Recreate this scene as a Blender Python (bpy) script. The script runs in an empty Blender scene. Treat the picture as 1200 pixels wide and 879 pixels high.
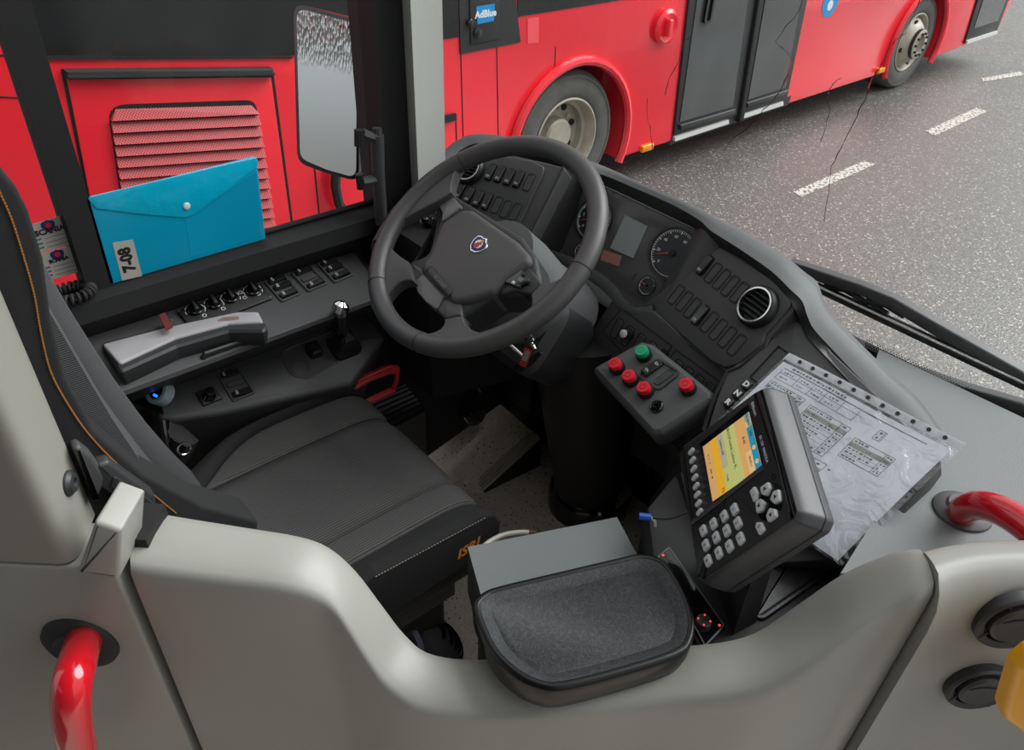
import bpy, bmesh, math, random
from mathutils import Vector as V, Matrix
random.seed(7)
SC = bpy.context.scene
COL = SC.collection
rad = math.radians
# ---------------------------------------------------------------- camera
# world: X forward along the bus, Y to the bus's left, Z up; z = 0 is the cab floor
F = 902.0; CX, CY = 600.0, 439.5
EYE = V((0, 0, 1.65))
_d = V((550 - CX, 1640 - CY, F)).normalized()
_a = 1900 - CX
_fw = V((_a, -(_d.x * _a + _d.z * F) / _d.y, F)).normalized()
_up = -_d
_lf = _up.cross(_fw)
def c2w(v): return V((_fw.dot(v), _lf.dot(v), _up.dot(v)))
cam_d = bpy.data.cameras.new('camera'); cam = bpy.data.objects.new('camera', cam_d); COL.objects.link(cam)
cam_d.sensor_fit = 'HORIZONTAL'; cam_d.sensor_width = 36; cam_d.lens = F / 1200 * 36
cam_d.clip_start = 0.02; cam_d.clip_end = 500
_r, _u, _b = c2w(V((1, 0, 0))), c2w(V((0, -1, 0))), c2w(V((0, 0, -1)))
cam.matrix_world = Matrix(((_r.x, _u.x, _b.x, EYE.x), (_r.y, _u.y, _b.y, EYE.y), (_r.z, _u.z, _b.z, EYE.z), (0, 0, 0, 1)))
SC.camera = cam
# ---------------------------------------------------------------- light: an overcast sky
W = bpy.data.worlds.new('overcast'); SC.world = W; W.use_nodes = True
nt = W.node_tree; nt.nodes.clear()
o_ = nt.nodes.new('ShaderNodeOutputWorld'); bg = nt.nodes.new('ShaderNodeBackground')
tc = nt.nodes.new('ShaderNodeTexCoord'); sp = nt.nodes.new('ShaderNodeSeparateXYZ')
rp = nt.nodes.new('ShaderNodeValToRGB')
rp.color_ramp.elements[0].position = 0.0; rp.color_ramp.elements[0].color = (0.62, 0.66, 0.68, 1)
rp.color_ramp.elements[1].position = 1.0; rp.color_ramp.elements[1].color = (1.0, 1.0, 1.0, 1)
nt.links.new(tc.outputs['Generated'], sp.inputs[0]); nt.links.new(sp.outputs['Z'], rp.inputs[0])
nt.links.new(rp.outputs[0], bg.inputs[0]); nt.links.new(bg.outputs[0], o_.inputs[0])
bg.inputs[1].default_value = 1.08
sun_d = bpy.data.lights.new('veiled_sun', 'SUN'); sun_d.energy = 5.0; sun_d.angle = rad(50)
sun = bpy.data.objects.new('veiled_sun', sun_d); COL.objects.link(sun)
sun.rotation_euler = (V((1.0, -0.35, 1.0))).to_track_quat('Z', 'Y').to_euler()
SC.view_settings.view_transform = 'Standard'; SC.view_settings.look = 'None'
SC.view_settings.gamma = 1.0; SC.view_settings.exposure = 0.03
# ---------------------------------------------------------------- geometry helpers
def ray(px, py): return c2w(V((px - CX, py - CY, F)))
def onz(p, z):
    d = ray(*p[:2]); return EYE + d * ((z - EYE.z) / d.z)
def ony(p, y):
    d = ray(*p[:2]); return EYE + d * ((y - EYE.y) / d.y)
def onx(p, x):
    d = ray(*p[:2]); return EYE + d * ((x - EYE.x) / d.x)
class Pl:
    """a flat working plane in the world: origin, right (u), up (v), outward normal (n)"""
    def __init__(s, o, yaw=0, tilt=0):
        y, t = rad(yaw), rad(tilt); s.o = V(o)
        h = V((-math.cos(y), -math.sin(y), 0)); z = V((0, 0, 1))
        s.n = math.cos(t) * h + math.sin(t) * z; s.v = -math.sin(t) * h + math.cos(t) * z
        s.u = V((math.sin(y), -math.cos(y), 0))
    def hit(s, p, h=0):
        d = ray(*p[:2]); k = ((s.o + s.n * h - EYE).dot(s.n)) / d.dot(s.n); return EYE + d * k
    def uv(s, p, h=0):
        q = s.hit(p, h) - s.o; return (q.dot(s.u), q.dot(s.v))
    def uvs(s, ps, h=0): return [s.uv(p, h) for p in ps]
    def at(s, u, v, h=0): return s.o + s.u * u + s.v * v + s.n * h
    def M(s, u=0, v=0, h=0, rot=0, sc=(1, 1, 1)):
        m = Matrix(((s.u.x, s.v.x, s.n.x, 0), (s.u.y, s.v.y, s.n.y, 0), (s.u.z, s.v.z, s.n.z, 0), (0, 0, 0, 1)))
        return Matrix.Translation(s.at(u, v, h)) @ m @ Matrix.Rotation(rot, 4, 'Z') @ Matrix.Diagonal((sc[0], sc[1], sc[2], 1))
    def off(s, h):
        q = Pl(s.at(0, 0, h)); q.n, q.u, q.v = s.n, s.u, s.v; return q
def axes(o, u, v):
    q = Pl(o); q.u = V(u).normalized(); q.v = V(v).normalized(); q.n = q.u.cross(q.v); return q
LOC = axes((0, 0, 0), (1, 0, 0), (0, 1, 0))
class MB:
    def __init__(s): s.v = []; s.f = []; s.mi = []
    def add(s, vf, mi=0):
        b = len(s.v); s.v += [tuple(x) for x in vf[0]]; s.f += [[i + b for i in q] for q in vf[1]]; s.mi += [mi] * len(vf[1]); return s
def mb(*vfs):
    m = MB()
    for x in vfs: m.add(x)
    return m
WM = {}
def mesh_of(name, m, mats, M, smooth=35, recalc=True):
    inv = M.inverted(); me = bpy.data.meshes.new(name)
    me.from_pydata([tuple(inv @ V(x)) for x in m.v], [], m.f)
    for q in (mats if isinstance(mats, (list, tuple)) else [mats]): me.materials.append(q)
    if isinstance(mats, (list, tuple)) and len(mats) > 1: me.polygons.foreach_set('material_index', m.mi)
    if recalc:
        b = bmesh.new(); b.from_mesh(me); bmesh.ops.recalc_face_normals(b, faces=b.faces); b.to_mesh(me); b.free()
    if smooth:
        me.polygons.foreach_set('use_smooth', [True] * len(me.polygons)); me.set_sharp_from_angle(angle=rad(smooth))
    me.update(); return me
def link(name, me, M, parent=None, **kw):
    o = bpy.data.objects.new(name, me); COL.objects.link(o); WM[o] = M
    if parent: o.parent = parent; o.matrix_local = WM[parent].inverted() @ M
    else: o.matrix_world = M
    for k, x in kw.items(): o[k] = x
    return o
def obj(name, m, mat, parent=None, smooth=35, recalc=True, **kw):
    lo = [min(x[i] for x in m.v) for i in range(3)]; hi = [max(x[i] for x in m.v) for i in range(3)]
    c = [(a + b) / 2 for a, b in zip(lo, hi)]
    if not parent: c[2] = lo[2]
    M = Matrix.Translation(c)
    return link(name, mesh_of(name, m, mat, M, smooth, recalc), M, parent, **kw)
def thing(name, label, cat, loc, group=None):
    o = link(name, None, Matrix.Translation(V(loc)), None, label=label, category=cat)
    if group: o['group'] = group
    return o
def struct(name, loc, label=None, cat='structure'):
    o = link(name, None, Matrix.Translation(V(loc)), None, kind='structure')
    if label: o['label'] = label
    return o
def lname(o, label): o['label'] = label; return o
def local_mesh(name, m, mat, smooth=35): return mesh_of(name, m, mat, Matrix.Identity(4), smooth)
# 2D outlines
def ccw(p):
    a = sum(p[i][0] * p[(i + 1) % len(p)][1] - p[(i + 1) % len(p)][0] * p[i][1] for i in range(len(p)))
    return list(p) if a > 0 else list(reversed(p))
def rnd(p, r, n=5):
    p = ccw(p); out = []; N = len(p)
    for i in range(N):
        a, b, c = V(p[i - 1]), V(p[i]), V(p[(i + 1) % N]); rr = r[i] if isinstance(r, list) else r
        d1, d2 = (a - b), (c - b); l1, l2 = d1.length, d2.length
        if rr <= 0 or l1 < 1e-9 or l2 < 1e-9: out.append(tuple(b)); continue
        d1 /= l1; d2 /= l2; ang = math.acos(max(-1, min(1, d1.dot(d2))))
        if ang > 3.0: out.append(tuple(b)); continue
        t = min(rr / math.tan(ang / 2), l1 * .48, l2 * .48); p0, p2 = b + d1 * t, b + d2 * t
        for k in range(n + 1):
            s = k / n; out.append(tuple(p0 * (1 - s) ** 2 + b * 2 * s * (1 - s) + p2 * s * s))
    return out
def rect(w, h, cx=0, cy=0): return [(cx - w / 2, cy - h / 2), (cx + w / 2, cy - h / 2), (cx + w / 2, cy + h / 2), (cx - w / 2, cy + h / 2)]
def rrect(w, h, r, n=4, cx=0, cy=0): return rnd(rect(w, h, cx, cy), r, n)
def circ(r, n=24, cx=0, cy=0, ry=None, a0=0, a1=2 * math.pi, close=True):
    k = n if close else n - 1
    return [(cx + r * math.cos(a0 + (a1 - a0) * i / k), cy + (ry or r) * math.sin(a0 + (a1 - a0) * i / k)) for i in range(n)]
def inset(p, d):
    if abs(d) < 1e-9: return list(p)
    N = len(p); out = []
    for i in range(N):
        a, b, c = V(p[i - 1]), V(p[i]), V(p[(i + 1) % N])
        e1, e2 = (b - a), (c - b)
        e1 = e1.normalized() if e1.length > 1e-9 else e2.normalized(); e2 = e2.normalized() if e2.length > 1e-9 else e1
        n1, n2 = V((-e1.y, e1.x)), V((-e2.y, e2.x)); m = n1 + n2
        m = m.normalized() if m.length > 1e-6 else n1
        out.append(tuple(b + m * (d / max(.35, m.dot(n1)))))
    return out
def rings(pl, p, seq, bot=True, top=True):
    """stack outlines (inset, height) over a plane"""
    p = ccw(p); N = len(p); v = []; f = []
    for d, h in seq: v += [pl.at(a, b, h) for a, b in inset(p, d)]
    for k in range(len(seq) - 1):
        for i in range(N):
            j = (i + 1) % N; f.append([k * N + i, k * N + j, (k + 1) * N + j, (k + 1) * N + i])
    if bot: f.append(list(range(N))[::-1])
    if top: f.append([(len(seq) - 1) * N + i for i in range(N)])
    return v, f
def slab(pl, p, h0, h1, bev=0, n=3):
    if not bev: return rings(pl, p, [(0, h0), (0, h1)])
    return rings(pl, p, [(0, h0)] + [(bev * (1 - math.cos(k / n * math.pi / 2)), h1 - bev + bev * math.sin(k / n * math.pi / 2)) for k in range(n + 1)])
def frame(pl, p, w, h0, h1):
    p = ccw(p); v, f = rings(pl, p, [(0, h0), (0, h1), (w, h1), (w, h0)], False, False); N = len(p)
    f += [[3 * N + i, 3 * N + (i + 1) % N, (i + 1) % N, i] for i in range(N)]; return v, f
def lathe(pl, prof, n=24, u=0, v=0, caps=True):
    vs = []; f = []
    for r, h in prof: vs += [pl.at(u + r * math.cos(2 * math.pi * i / n), v + r * math.sin(2 * math.pi * i / n), h) for i in range(n)]
    for k in range(len(prof) - 1):
        for i in range(n): f.append([k * n + i, k * n + (i + 1) % n, (k + 1) * n + (i + 1) % n, (k + 1) * n + i])
    if caps and prof[0][0] > 1e-6: f.append(list(range(n))[::-1])
    if caps and prof[-1][0] > 1e-6: f.append([(len(prof) - 1) * n + i for i in range(n)])
    return vs, f
def cr(pts, n):
    """smooth curve through points, n samples per span"""
    pts = [V(p) for p in pts]; out = []
    for i in range(len(pts) - 1):
        p0, p1, p2, p3 = pts[max(i - 1, 0)], pts[i], pts[i + 1], pts[min(i + 2, len(pts) - 1)]
        for k in range(n):
            t = k / n; out.append(.5 * ((2 * p1) + (p2 - p0) * t + (2 * p0 - 5 * p1 + 4 * p2 - p3) * t * t + (3 * p1 - p0 - 3 * p2 + p3) * t ** 3))
    out.append(pts[-1]); return out
def resamp(pts, n):
    pts = [V(p) for p in pts]; L = [0]
    for a, b in zip(pts, pts[1:]): L.append(L[-1] + (b - a).length)
    out = []; j = 0
    for i in range(n):
        s = L[-1] * i / (n - 1)
        while j < len(L) - 2 and L[j + 1] < s: j += 1
        t = (s - L[j]) / max(1e-9, L[j + 1] - L[j]); out.append(pts[j].lerp(pts[j + 1], min(1, t)))
    return out
def loft(rows, closed=False):
    n = len(rows[0]); v = [p for r in rows for p in r]; f = []
    for k in range(len(rows) - 1):
        for i in range(n if closed else n - 1):
            j = (i + 1) % n; f.append([k * n + i, k * n + j, (k + 1) * n + j, (k + 1) * n + i])
    return v, f
def loft_solid(rows):
    """closed loft of closed ring rows with end caps"""
    v, f = loft(rows, True); n = len(rows[0]); f.append(list(range(n))[::-1]); f.append([(len(rows) - 1) * n + i for i in range(n)]); return v, f
def tube(pts, r, n=10, closed=False, caps=True, flat=1.0):
    pts = [V(p) for p in pts]; N = len(pts); v = []; f = []; up = None
    for i, p in enumerate(pts):
        if closed: t = pts[(i + 1) % N] - pts[i - 1]
        else: t = pts[min(i + 1, N - 1)] - pts[max(i - 1, 0)]
        t.normalize()
        if up is None: up = t.orthogonal().normalized()
        up = (up - t * up.dot(t)).normalized(); b = t.cross(up); rr = r[i] if isinstance(r, (list, tuple)) else r
        v += [p + (up * math.cos(2 * math.pi * k / n) + b * math.sin(2 * math.pi * k / n) * flat) * rr for k in range(n)]
    for i in range(N if closed else N - 1):
        for k in range(n):
            a, c = i * n, ((i + 1) % N) * n; f.append([a + k, a + (k + 1) % n, c + (k + 1) % n, c + k])
    if not closed and caps: f.append(list(range(n))[::-1]); f.append([(N - 1) * n + k for k in range(n)])
    return v, f
def hexa(a, b):
    """a and b: two quads of world points"""
    return loft_solid([a, b])
def box(lo, hi):
    x0, y0, z0 = lo; x1, y1, z1 = hi
    return hexa([V((x0, y0, z0)), V((x1, y0, z0)), V((x1, y1, z0)), V((x0, y1, z0))], [V((x0, y0, z1)), V((x1, y0, z1)), V((x1, y1, z1)), V((x0, y1, z1))])
def rbox(lo, hi, r=.01, n=3):
    pl = axes((0, 0, 0), (1, 0, 0), (0, 1, 0)); w, d = hi[0] - lo[0], hi[1] - lo[1]
    p = rrect(w, d, r, 4, (lo[0] + hi[0]) / 2, (lo[1] + hi[1]) / 2)
    seq = [(r * (1 - math.sin(k / n * math.pi / 2)), lo[2] + r * (1 - math.cos(k / n * math.pi / 2))) for k in range(n + 1)] + [(r * (1 - math.cos(k / n * math.pi / 2)), hi[2] - r + r * math.sin(k / n * math.pi / 2)) for k in range(n + 1)]
    return rings(pl, p, seq)
def solid_sheet(rows, thick):
    """loft given thickness along -normal (approx.) by offsetting each vertex"""
    n = len(rows[0]); m = len(rows); back = []
    for i in range(m):
        r = []
        for j in range(n):
            du = rows[min(i + 1, m - 1)][j] - rows[max(i - 1, 0)][j]; dv = rows[i][min(j + 1, n - 1)] - rows[i][max(j - 1, 0)]
            nn = du.cross(dv); nn = nn.normalized() if nn.length > 1e-12 else V((0, 0, 1))
            if nn.dot(EYE - rows[i][j]) < 0: nn = -nn
            r.append(rows[i][j] - nn * thick)
        back.append(r)
    v, f = loft(rows); b = len(v); v2, f2 = loft(back); v = v + v2; f = f + [[x + b for x in q][::-1] for q in f2]
    edge = [j for j in range(n)] + [i * n + n - 1 for i in range(1, m)] + [(m - 1) * n + j for j in range(n - 2, -1, -1)] + [i * n for i in range(m - 2, 0, -1)]
    for a, c in zip(edge, edge[1:] + edge[:1]): f.append([a, c, c + b, a + b])
    return v, f
# flat print
def glyphs(s, size, bold=0.0, spacing=1.0, shear=0.0):
    cu = bpy.data.curves.new('print', 'FONT'); cu.body = s; cu.size = size; cu.align_x = 'CENTER'; cu.align_y = 'CENTER'
    cu.offset = bold; cu.space_character = spacing; cu.shear = shear; cu.resolution_u = 2; cu.extrude = 0.0001
    ob = bpy.data.objects.new('print', cu); COL.objects.link(ob); me = bpy.data.meshes.new_from_object(ob)
    COL.objects.unlink(ob); bpy.data.objects.remove(ob); return me
def text(s, size, pl, u, v, h, mat, parent, rot=0, name='lettering', bold=0.0, spacing=1.0, shear=0.0, sx=1.0):
    me = glyphs(s, size, bold, spacing, shear); me.name = name; me.materials.clear(); me.materials.append(mat)
    return link(name, me, pl.M(u, v, h, rot, (sx, 1, 1)), parent)
def mtext(m, s, size, pl, u, v, h, rot=0, bold=0.0, sx=1.0):
    me = glyphs(s, size, bold); M = pl.M(u, v, h, rot, (sx, 1, 1)); b = len(m.v)
    m.v += [tuple(M @ x.co) for x in me.vertices]; m.f += [[i + b for i in p.vertices] for p in me.polygons]; m.mi += [0] * len(me.polygons)
# ---------------------------------------------------------------- materials
def lin(r, g, b):
    return tuple(((c / 255) / 12.92 if c / 255 <= .04045 else ((c / 255 + .055) / 1.055) ** 2.4) for c in (r, g, b)) + (1,)
def mat(name, rgb, rough=.5, metal=0.0, bump=0, bscale=400, var=0, vscale=8, coat=0, spec=.5, emit=0, alpha=None):
    m = bpy.data.materials.new(name); m.use_nodes = True; t = m.node_tree; p = t.nodes['Principled BSDF']
    c = lin(*rgb); p.inputs['Base Color'].default_value = c; p.inputs['Roughness'].default_value = rough; p.inputs['Metallic'].default_value = metal
    p.inputs['Specular IOR Level'].default_value = spec; p.inputs['Coat Weight'].default_value = coat; p.inputs['Coat Roughness'].default_value = .08
    if emit: p.inputs['Emission Color'].default_value = c; p.inputs['Emission Strength'].default_value = emit
    co = t.nodes.new('ShaderNodeTexCoord')
    if bump:
        n = t.nodes.new('ShaderNodeTexNoise'); n.inputs['Scale'].default_value = bscale; n.inputs['Detail'].default_value = 3; t.links.new(co.outputs['Object'], n.inputs['Vector'])
        b = t.nodes.new('ShaderNodeBump'); b.inputs['Strength'].default_value = bump; b.inputs['Distance'].default_value = .002
        t.links.new(n.outputs[0], b.inputs['Height']); t.links.new(b.outputs[0], p.inputs['Normal'])
    if var:
        n = t.nodes.new('ShaderNodeTexNoise'); n.inputs['Scale'].default_value = vscale; n.inputs['Detail'].default_value = 6; t.links.new(co.outputs['Object'], n.inputs['Vector'])
        r = t.nodes.new('ShaderNodeValToRGB'); r.color_ramp.elements[0].position = .3; r.color_ramp.elements[1].position = .7
        r.color_ramp.elements[0].color = tuple(x * (1 - var) for x in c[:3]) + (1,); r.color_ramp.elements[1].color = tuple(min(1, x * (1 + var)) for x in c[:3]) + (1,)
        t.links.new(n.outputs[0], r.inputs[0]); t.links.new(r.outputs[0], p.inputs['Base Color'])
    return m
def nodes(m): return m.node_tree, m.node_tree.nodes['Principled BSDF']
K = {}
K['dash'] = mat('charcoal_grained_plastic', (62, 62, 63), .5, bump=.12, bscale=900)
K['dashtop'] = mat('dash_top_plastic', (88, 90, 91), .55, bump=.1, bscale=900)
K['dark'] = mat('dark_plastic', (44, 45, 46), .48, bump=.1, bscale=900)
K['black'] = mat('black_plastic', (24, 24, 25), .45, bump=.06, bscale=700)
K['deep'] = mat('matt_black', (18, 18, 19), .7)
K['rocker'] = mat('rocker_black', (30, 30, 31), .22, coat=.3)
K['gloss'] = mat('gloss_black', (14, 14, 15), .12, coat=.4)
K['rubber'] = mat('rubber_black', (30, 30, 31), .75, bump=.15, bscale=300)
K['wheel'] = mat('soft_grained_rim', (66, 65, 65), .40, bump=.18, bscale=1100)
K['hub'] = mat('hub_pad_plastic', (76, 74, 74), .55, bump=.15, bscale=1200)
K['trayblack'] = mat('tray_edge_black', (11, 11, 12), .3, spec=.3)
K['silver'] = mat('satin_grey_insert', (104, 103, 104), .4, bump=.05, bscale=1500)
K['grey'] = mat('grey_painted_panel', (141, 141, 134), .42, bump=.05, bscale=260, var=.03, vscale=5)
K['greyd'] = mat('grey_painted_partition', (134, 133, 125), .45, bump=.05, bscale=260)
K['pillar'] = mat('pale_grey_pillar', (176, 178, 172), .6, bump=.2, bscale=420)
K['shelf'] = mat('grey_grained_shelf', (114, 117, 117), .6, bump=.35, bscale=420)
K['chrome'] = mat('chrome', (225, 226, 228), .12, 1.0)
K['steel'] = mat('dull_steel', (150, 150, 148), .38, .9)
K['redbus'] = mat('red_bus_paint', (240, 42, 56), .22, coat=.3, var=.04, vscale=1.2)
K['redrib'] = mat('red_louvre_mesh', (196, 62, 66), .4)
K['redrail'] = mat('red_handrail_gloss', (190, 14, 30), .15, coat=.6)
K['redplastic'] = mat('red_plastic', (212, 50, 56), .4)
K['redbtn'] = mat('red_button', (226, 24, 40), .3)
K['greenbtn'] = mat('green_button', (20, 165, 115), .3)
K['busblack'] = mat('bus_dark_glass', (34, 35, 36), .12, var=.25, vscale=3)
K['busmatt'] = mat('bus_black_panel', (38, 38, 39), .5)
K['busdoor'] = mat('bus_door_glass', (72, 74, 73), .18, var=.2, vscale=2)
K['tyre'] = mat('tyre_rubber', (92, 92, 88), .85, bump=.3, bscale=60, var=.15, vscale=9)
K['rim'] = mat('dusty_wheel_rim', (176, 170, 156), .55, .2, var=.15, vscale=12)
K['amber'] = mat('amber_lamp', (240, 140, 10), .25)
K['white'] = mat('white_print', (226, 228, 228), .5)
K['offwhite'] = mat('white_plastic', (214, 214, 210), .4)
K['blackprint'] = mat('black_print', (10, 10, 10), .6)
K['greyprint'] = mat('grey_print', (86, 88, 104), .6)
K['olive'] = mat('olive_print', (152, 156, 138), .6)
K['bluesign'] = mat('blue_sticker', (20, 140, 205), .4)
K['cluster'] = mat('instrument_lens', (74, 71, 71), .16, coat=.3)
K['folder'] = mat('blue_folder_plastic', (0, 158, 196), .22, bump=.1, bscale=30, coat=.3)
K['folderflap'] = mat('blue_folder_flap', (8, 176, 212), .14, bump=.9, bscale=38, coat=.6)
K['sticker'] = mat('silver_grey_sticker', (164, 160, 152), .5)
K['brown'] = mat('brown_plastic', (104, 52, 44), .4)
K['fabbolster'] = mat('black_velour', (20, 20, 21), .9, bump=.2, bscale=900)
K['orange'] = mat('orange_thread', (206, 128, 30), .6)
K['orangethread'] = mat('dull_orange_stitch', (150, 96, 34), .7)
K['tan'] = mat('grey_stitch', (120, 116, 100), .7)
K['armtop'] = mat('grey_armrest_skin', (156, 153, 156), .5, bump=.15, bscale=500, var=.06, vscale=20)
K['keys'] = mat('pale_grey_key', (196, 200, 202), .35)
K['termbody'] = mat('terminal_plastic', (58, 59, 61), .42, bump=.06, bscale=900)
K['termface'] = mat('terminal_fascia', (44, 43, 43), .35)
K['boxtop'] = mat('grey_vinyl_box', (104, 109, 109), .6, bump=.3, bscale=700)
K['yellow'] = mat('yellow_powder_coat', (226, 158, 10), .35)
K['blue'] = mat('blue_connector', (20, 84, 180), .4)
K['wirewhite'] = mat('white_cable', (200, 198, 190), .4)
K['edging'] = mat('ribbed_aluminium_edging', (176, 170, 154), .45, .4)
K['dashline'] = mat('worn_white_road_paint', (200, 198, 188), .7)
K['webbing'] = mat('black_webbing', (40, 40, 42), .8, bump=.4, bscale=500)
K['navy'] = mat('navy_print', (26, 34, 92), .5)
K['crestred'] = mat('crest_red', (188, 30, 40), .4)
K['crestgold'] = mat('crest_gold', (214, 160, 60), .4)
K['led'] = mat('red_led', (255, 70, 60), .4, emit=1.2)
K['ledblue'] = mat('blue_led', (40, 130, 255), .4, emit=1.5)
for nm, c in dict(scr_orange=(214, 164, 100), scr_green=(186, 190, 116), scr_amber=(228, 170, 44), scr_grey=(172, 168, 140), scr_blue=(40, 140, 168), scr_peach=(226, 186, 130)).items(): K[nm] = mat(nm, c, .4, emit=.55)
K['scr_text'] = mat('screen_text', (40, 40, 30), .5)
K['lcd'] = mat('unlit_lcd', (128, 134, 134), .25)
K['dial'] = mat('dial_face', (36, 40, 42), .3)
K['needle'] = mat('red_needle', (220, 60, 70), .4)
K['warmdisplay'] = mat('unlit_warm_display', (150, 104, 92), .2)  # brownish face of the small lower display
# mirror
K['mirror'] = mat('wet_mirror', (215, 215, 216), .22, 1.0, bump=.12, bscale=60)
# speckled cab floor
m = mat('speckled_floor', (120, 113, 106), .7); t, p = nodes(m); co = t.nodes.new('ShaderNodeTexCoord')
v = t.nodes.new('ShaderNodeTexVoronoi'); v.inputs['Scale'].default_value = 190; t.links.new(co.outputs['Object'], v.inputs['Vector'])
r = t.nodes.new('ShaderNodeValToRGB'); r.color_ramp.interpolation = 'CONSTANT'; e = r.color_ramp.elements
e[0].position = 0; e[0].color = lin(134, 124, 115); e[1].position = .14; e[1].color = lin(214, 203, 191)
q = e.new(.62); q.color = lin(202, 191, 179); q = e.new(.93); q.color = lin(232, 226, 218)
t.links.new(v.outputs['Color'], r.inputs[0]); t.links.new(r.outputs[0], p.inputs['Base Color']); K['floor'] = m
# wet asphalt
m = mat('wet_asphalt', (112, 110, 106), .5); t, p = nodes(m); co = t.nodes.new('ShaderNodeTexCoord')
v = t.nodes.new('ShaderNodeTexVoronoi'); v.inputs['Scale'].default_value = 85; t.links.new(co.outputs['Object'], v.inputs['Vector'])
r = t.nodes.new('ShaderNodeValToRGB'); e = r.color_ramp.elements; e[0].position = .0; e[0].color = lin(70, 69, 67); e[1].position = .93; e[1].color = lin(104, 102, 98); q = e.new(.985); q.color = lin(168, 164, 152)
sx_ = t.nodes.new('ShaderNodeSeparateXYZ'); t.links.new(v.outputs['Color'], sx_.inputs[0]); t.links.new(sx_.outputs[0], r.inputs[0])
n = t.nodes.new('ShaderNodeTexNoise'); n.inputs['Scale'].default_value = .9; n.inputs['Detail'].default_value = 8; t.links.new(co.outputs['Object'], n.inputs['Vector'])
r2 = t.nodes.new('ShaderNodeValToRGB'); r2.color_ramp.elements[0].position = .3; r2.color_ramp.elements[1].position = .7; r2.color_ramp.elements[0].color = (.8, .8, .8, 1); r2.color_ramp.elements[1].color = (1.1, 1.09, 1.06, 1)
mx = t.nodes.new('ShaderNodeMix'); mx.data_type = 'RGBA'; mx.blend_type = 'MULTIPLY'; mx.inputs[0].default_value = 1
t.links.new(r.outputs[0], mx.inputs[6]); t.links.new(r2.outputs[0], mx.inputs[7]); t.links.new(mx.outputs[2], p.inputs['Base Color'])
b = t.nodes.new('ShaderNodeBump'); b.inputs['Strength'].default_value = .3; b.inputs['Distance'].default_value = .006; t.links.new(v.outputs['Distance'], b.inputs['Height']); t.links.new(b.outputs[0], p.inputs['Normal'])
rr = t.nodes.new('ShaderNodeMapRange'); rr.inputs[3].default_value = .25; rr.inputs[4].default_value = .6; t.links.new(n.outputs[0], rr.inputs[0]); t.links.new(rr.outputs[0], p.inputs['Roughness']); K['road'] = m
# ribbed seat cloth (fine ribs along the seat)
def ribbed(name, a, bcol, axis, scale):
    m = mat(name, a, .88); t, p = nodes(m); co = t.nodes.new('ShaderNodeTexCoord')
    w = t.nodes.new('ShaderNodeTexWave'); w.bands_direction = axis; w.inputs['Scale'].default_value = scale; w.inputs['Distortion'].default_value = .25; w.inputs['Detail'].default_value = 1
    t.links.new(co.outputs['Object'], w.inputs['Vector'])
    r = t.nodes.new('ShaderNodeValToRGB'); r.color_ramp.elements[0].color = lin(*bcol); r.color_ramp.elements[1].color = lin(*a); r.color_ramp.elements[1].position = .6
    t.links.new(w.outputs[0], r.inputs[0]); t.links.new(r.outputs[0], p.inputs['Base Color'])
    b = t.nodes.new('ShaderNodeBump'); b.inputs['Strength'].default_value = .5; b.inputs['Distance'].default_value = .002; t.links.new(w.outputs[0], b.inputs['Height']); t.links.new(b.outputs[0], p.inputs['Normal'])
    return m
K['rib'] = ribbed('ribbed_grey_cloth', (76, 76, 74), (40, 40, 40), 'Y', 62)
K['ribback'] = ribbed('ribbed_backrest_cloth', (74, 76, 77), (48, 49, 49), 'Z', 105)
# cracked leather look of the tray mat
m = mat('crinkled_leather_mat', (36, 38, 40), .55, spec=.35); t, p = nodes(m); co = t.nodes.new('ShaderNodeTexCoord')
nz = t.nodes.new('ShaderNodeTexNoise'); nz.inputs['Scale'].default_value = 26; nz.inputs['Detail'].default_value = 4; t.links.new(co.outputs['Object'], nz.inputs['Vector'])
mv = t.nodes.new('ShaderNodeMix'); mv.data_type = 'RGBA'; mv.inputs[0].default_value = .09; t.links.new(co.outputs['Object'], mv.inputs[6]); t.links.new(nz.outputs['Color'], mv.inputs[7])
v = t.nodes.new('ShaderNodeTexVoronoi'); v.feature = 'DISTANCE_TO_EDGE'; v.inputs['Scale'].default_value = 125; t.links.new(mv.outputs[2], v.inputs['Vector'])
r = t.nodes.new('ShaderNodeValToRGB'); r.color_ramp.elements[0].color = lin(57, 60, 62); r.color_ramp.elements[1].color = lin(33, 35, 37); r.color_ramp.elements[1].position = .10
t.links.new(v.outputs['Distance'], r.inputs[0]); t.links.new(r.outputs[0], p.inputs['Base Color'])
b = t.nodes.new('ShaderNodeBump'); b.inputs['Strength'].default_value = .7; b.inputs['Distance'].default_value = .003; b.invert = True; t.links.new(r.outputs[0], b.inputs['Height']); t.links.new(b.outputs[0], p.inputs['Normal']); K['leather'] = m
# clear panes: transparent with a thin mirror coat
def glassy(name, tint, base, rough=.02):
    m = bpy.data.materials.new(name); m.use_nodes = True; t = m.node_tree; t.nodes.clear()
    o = t.nodes.new('ShaderNodeOutputMaterial'); mx = t.nodes.new('ShaderNodeMixShader'); a = t.nodes.new('ShaderNodeBsdfTransparent'); g = t.nodes.new('ShaderNodeBsdfGlossy')
    a.inputs[0].default_value = tint + (1,); g.inputs['Roughness'].default_value = rough
    fr = t.nodes.new('ShaderNodeFresnel'); fr.inputs[0].default_value = 1.25; ml = t.nodes.new('ShaderNodeMath'); ml.operation = 'MULTIPLY_ADD'; ml.inputs[1].default_value = .7; ml.inputs[2].default_value = base
    t.links.new(fr.outputs[0], ml.inputs[0]); t.links.new(ml.outputs[0], mx.inputs[0]); t.links.new(a.outputs[0], mx.inputs[1]); t.links.new(g.outputs[0], mx.inputs[2]); t.links.new(mx.outputs[0], o.inputs[0]); return m
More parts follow.
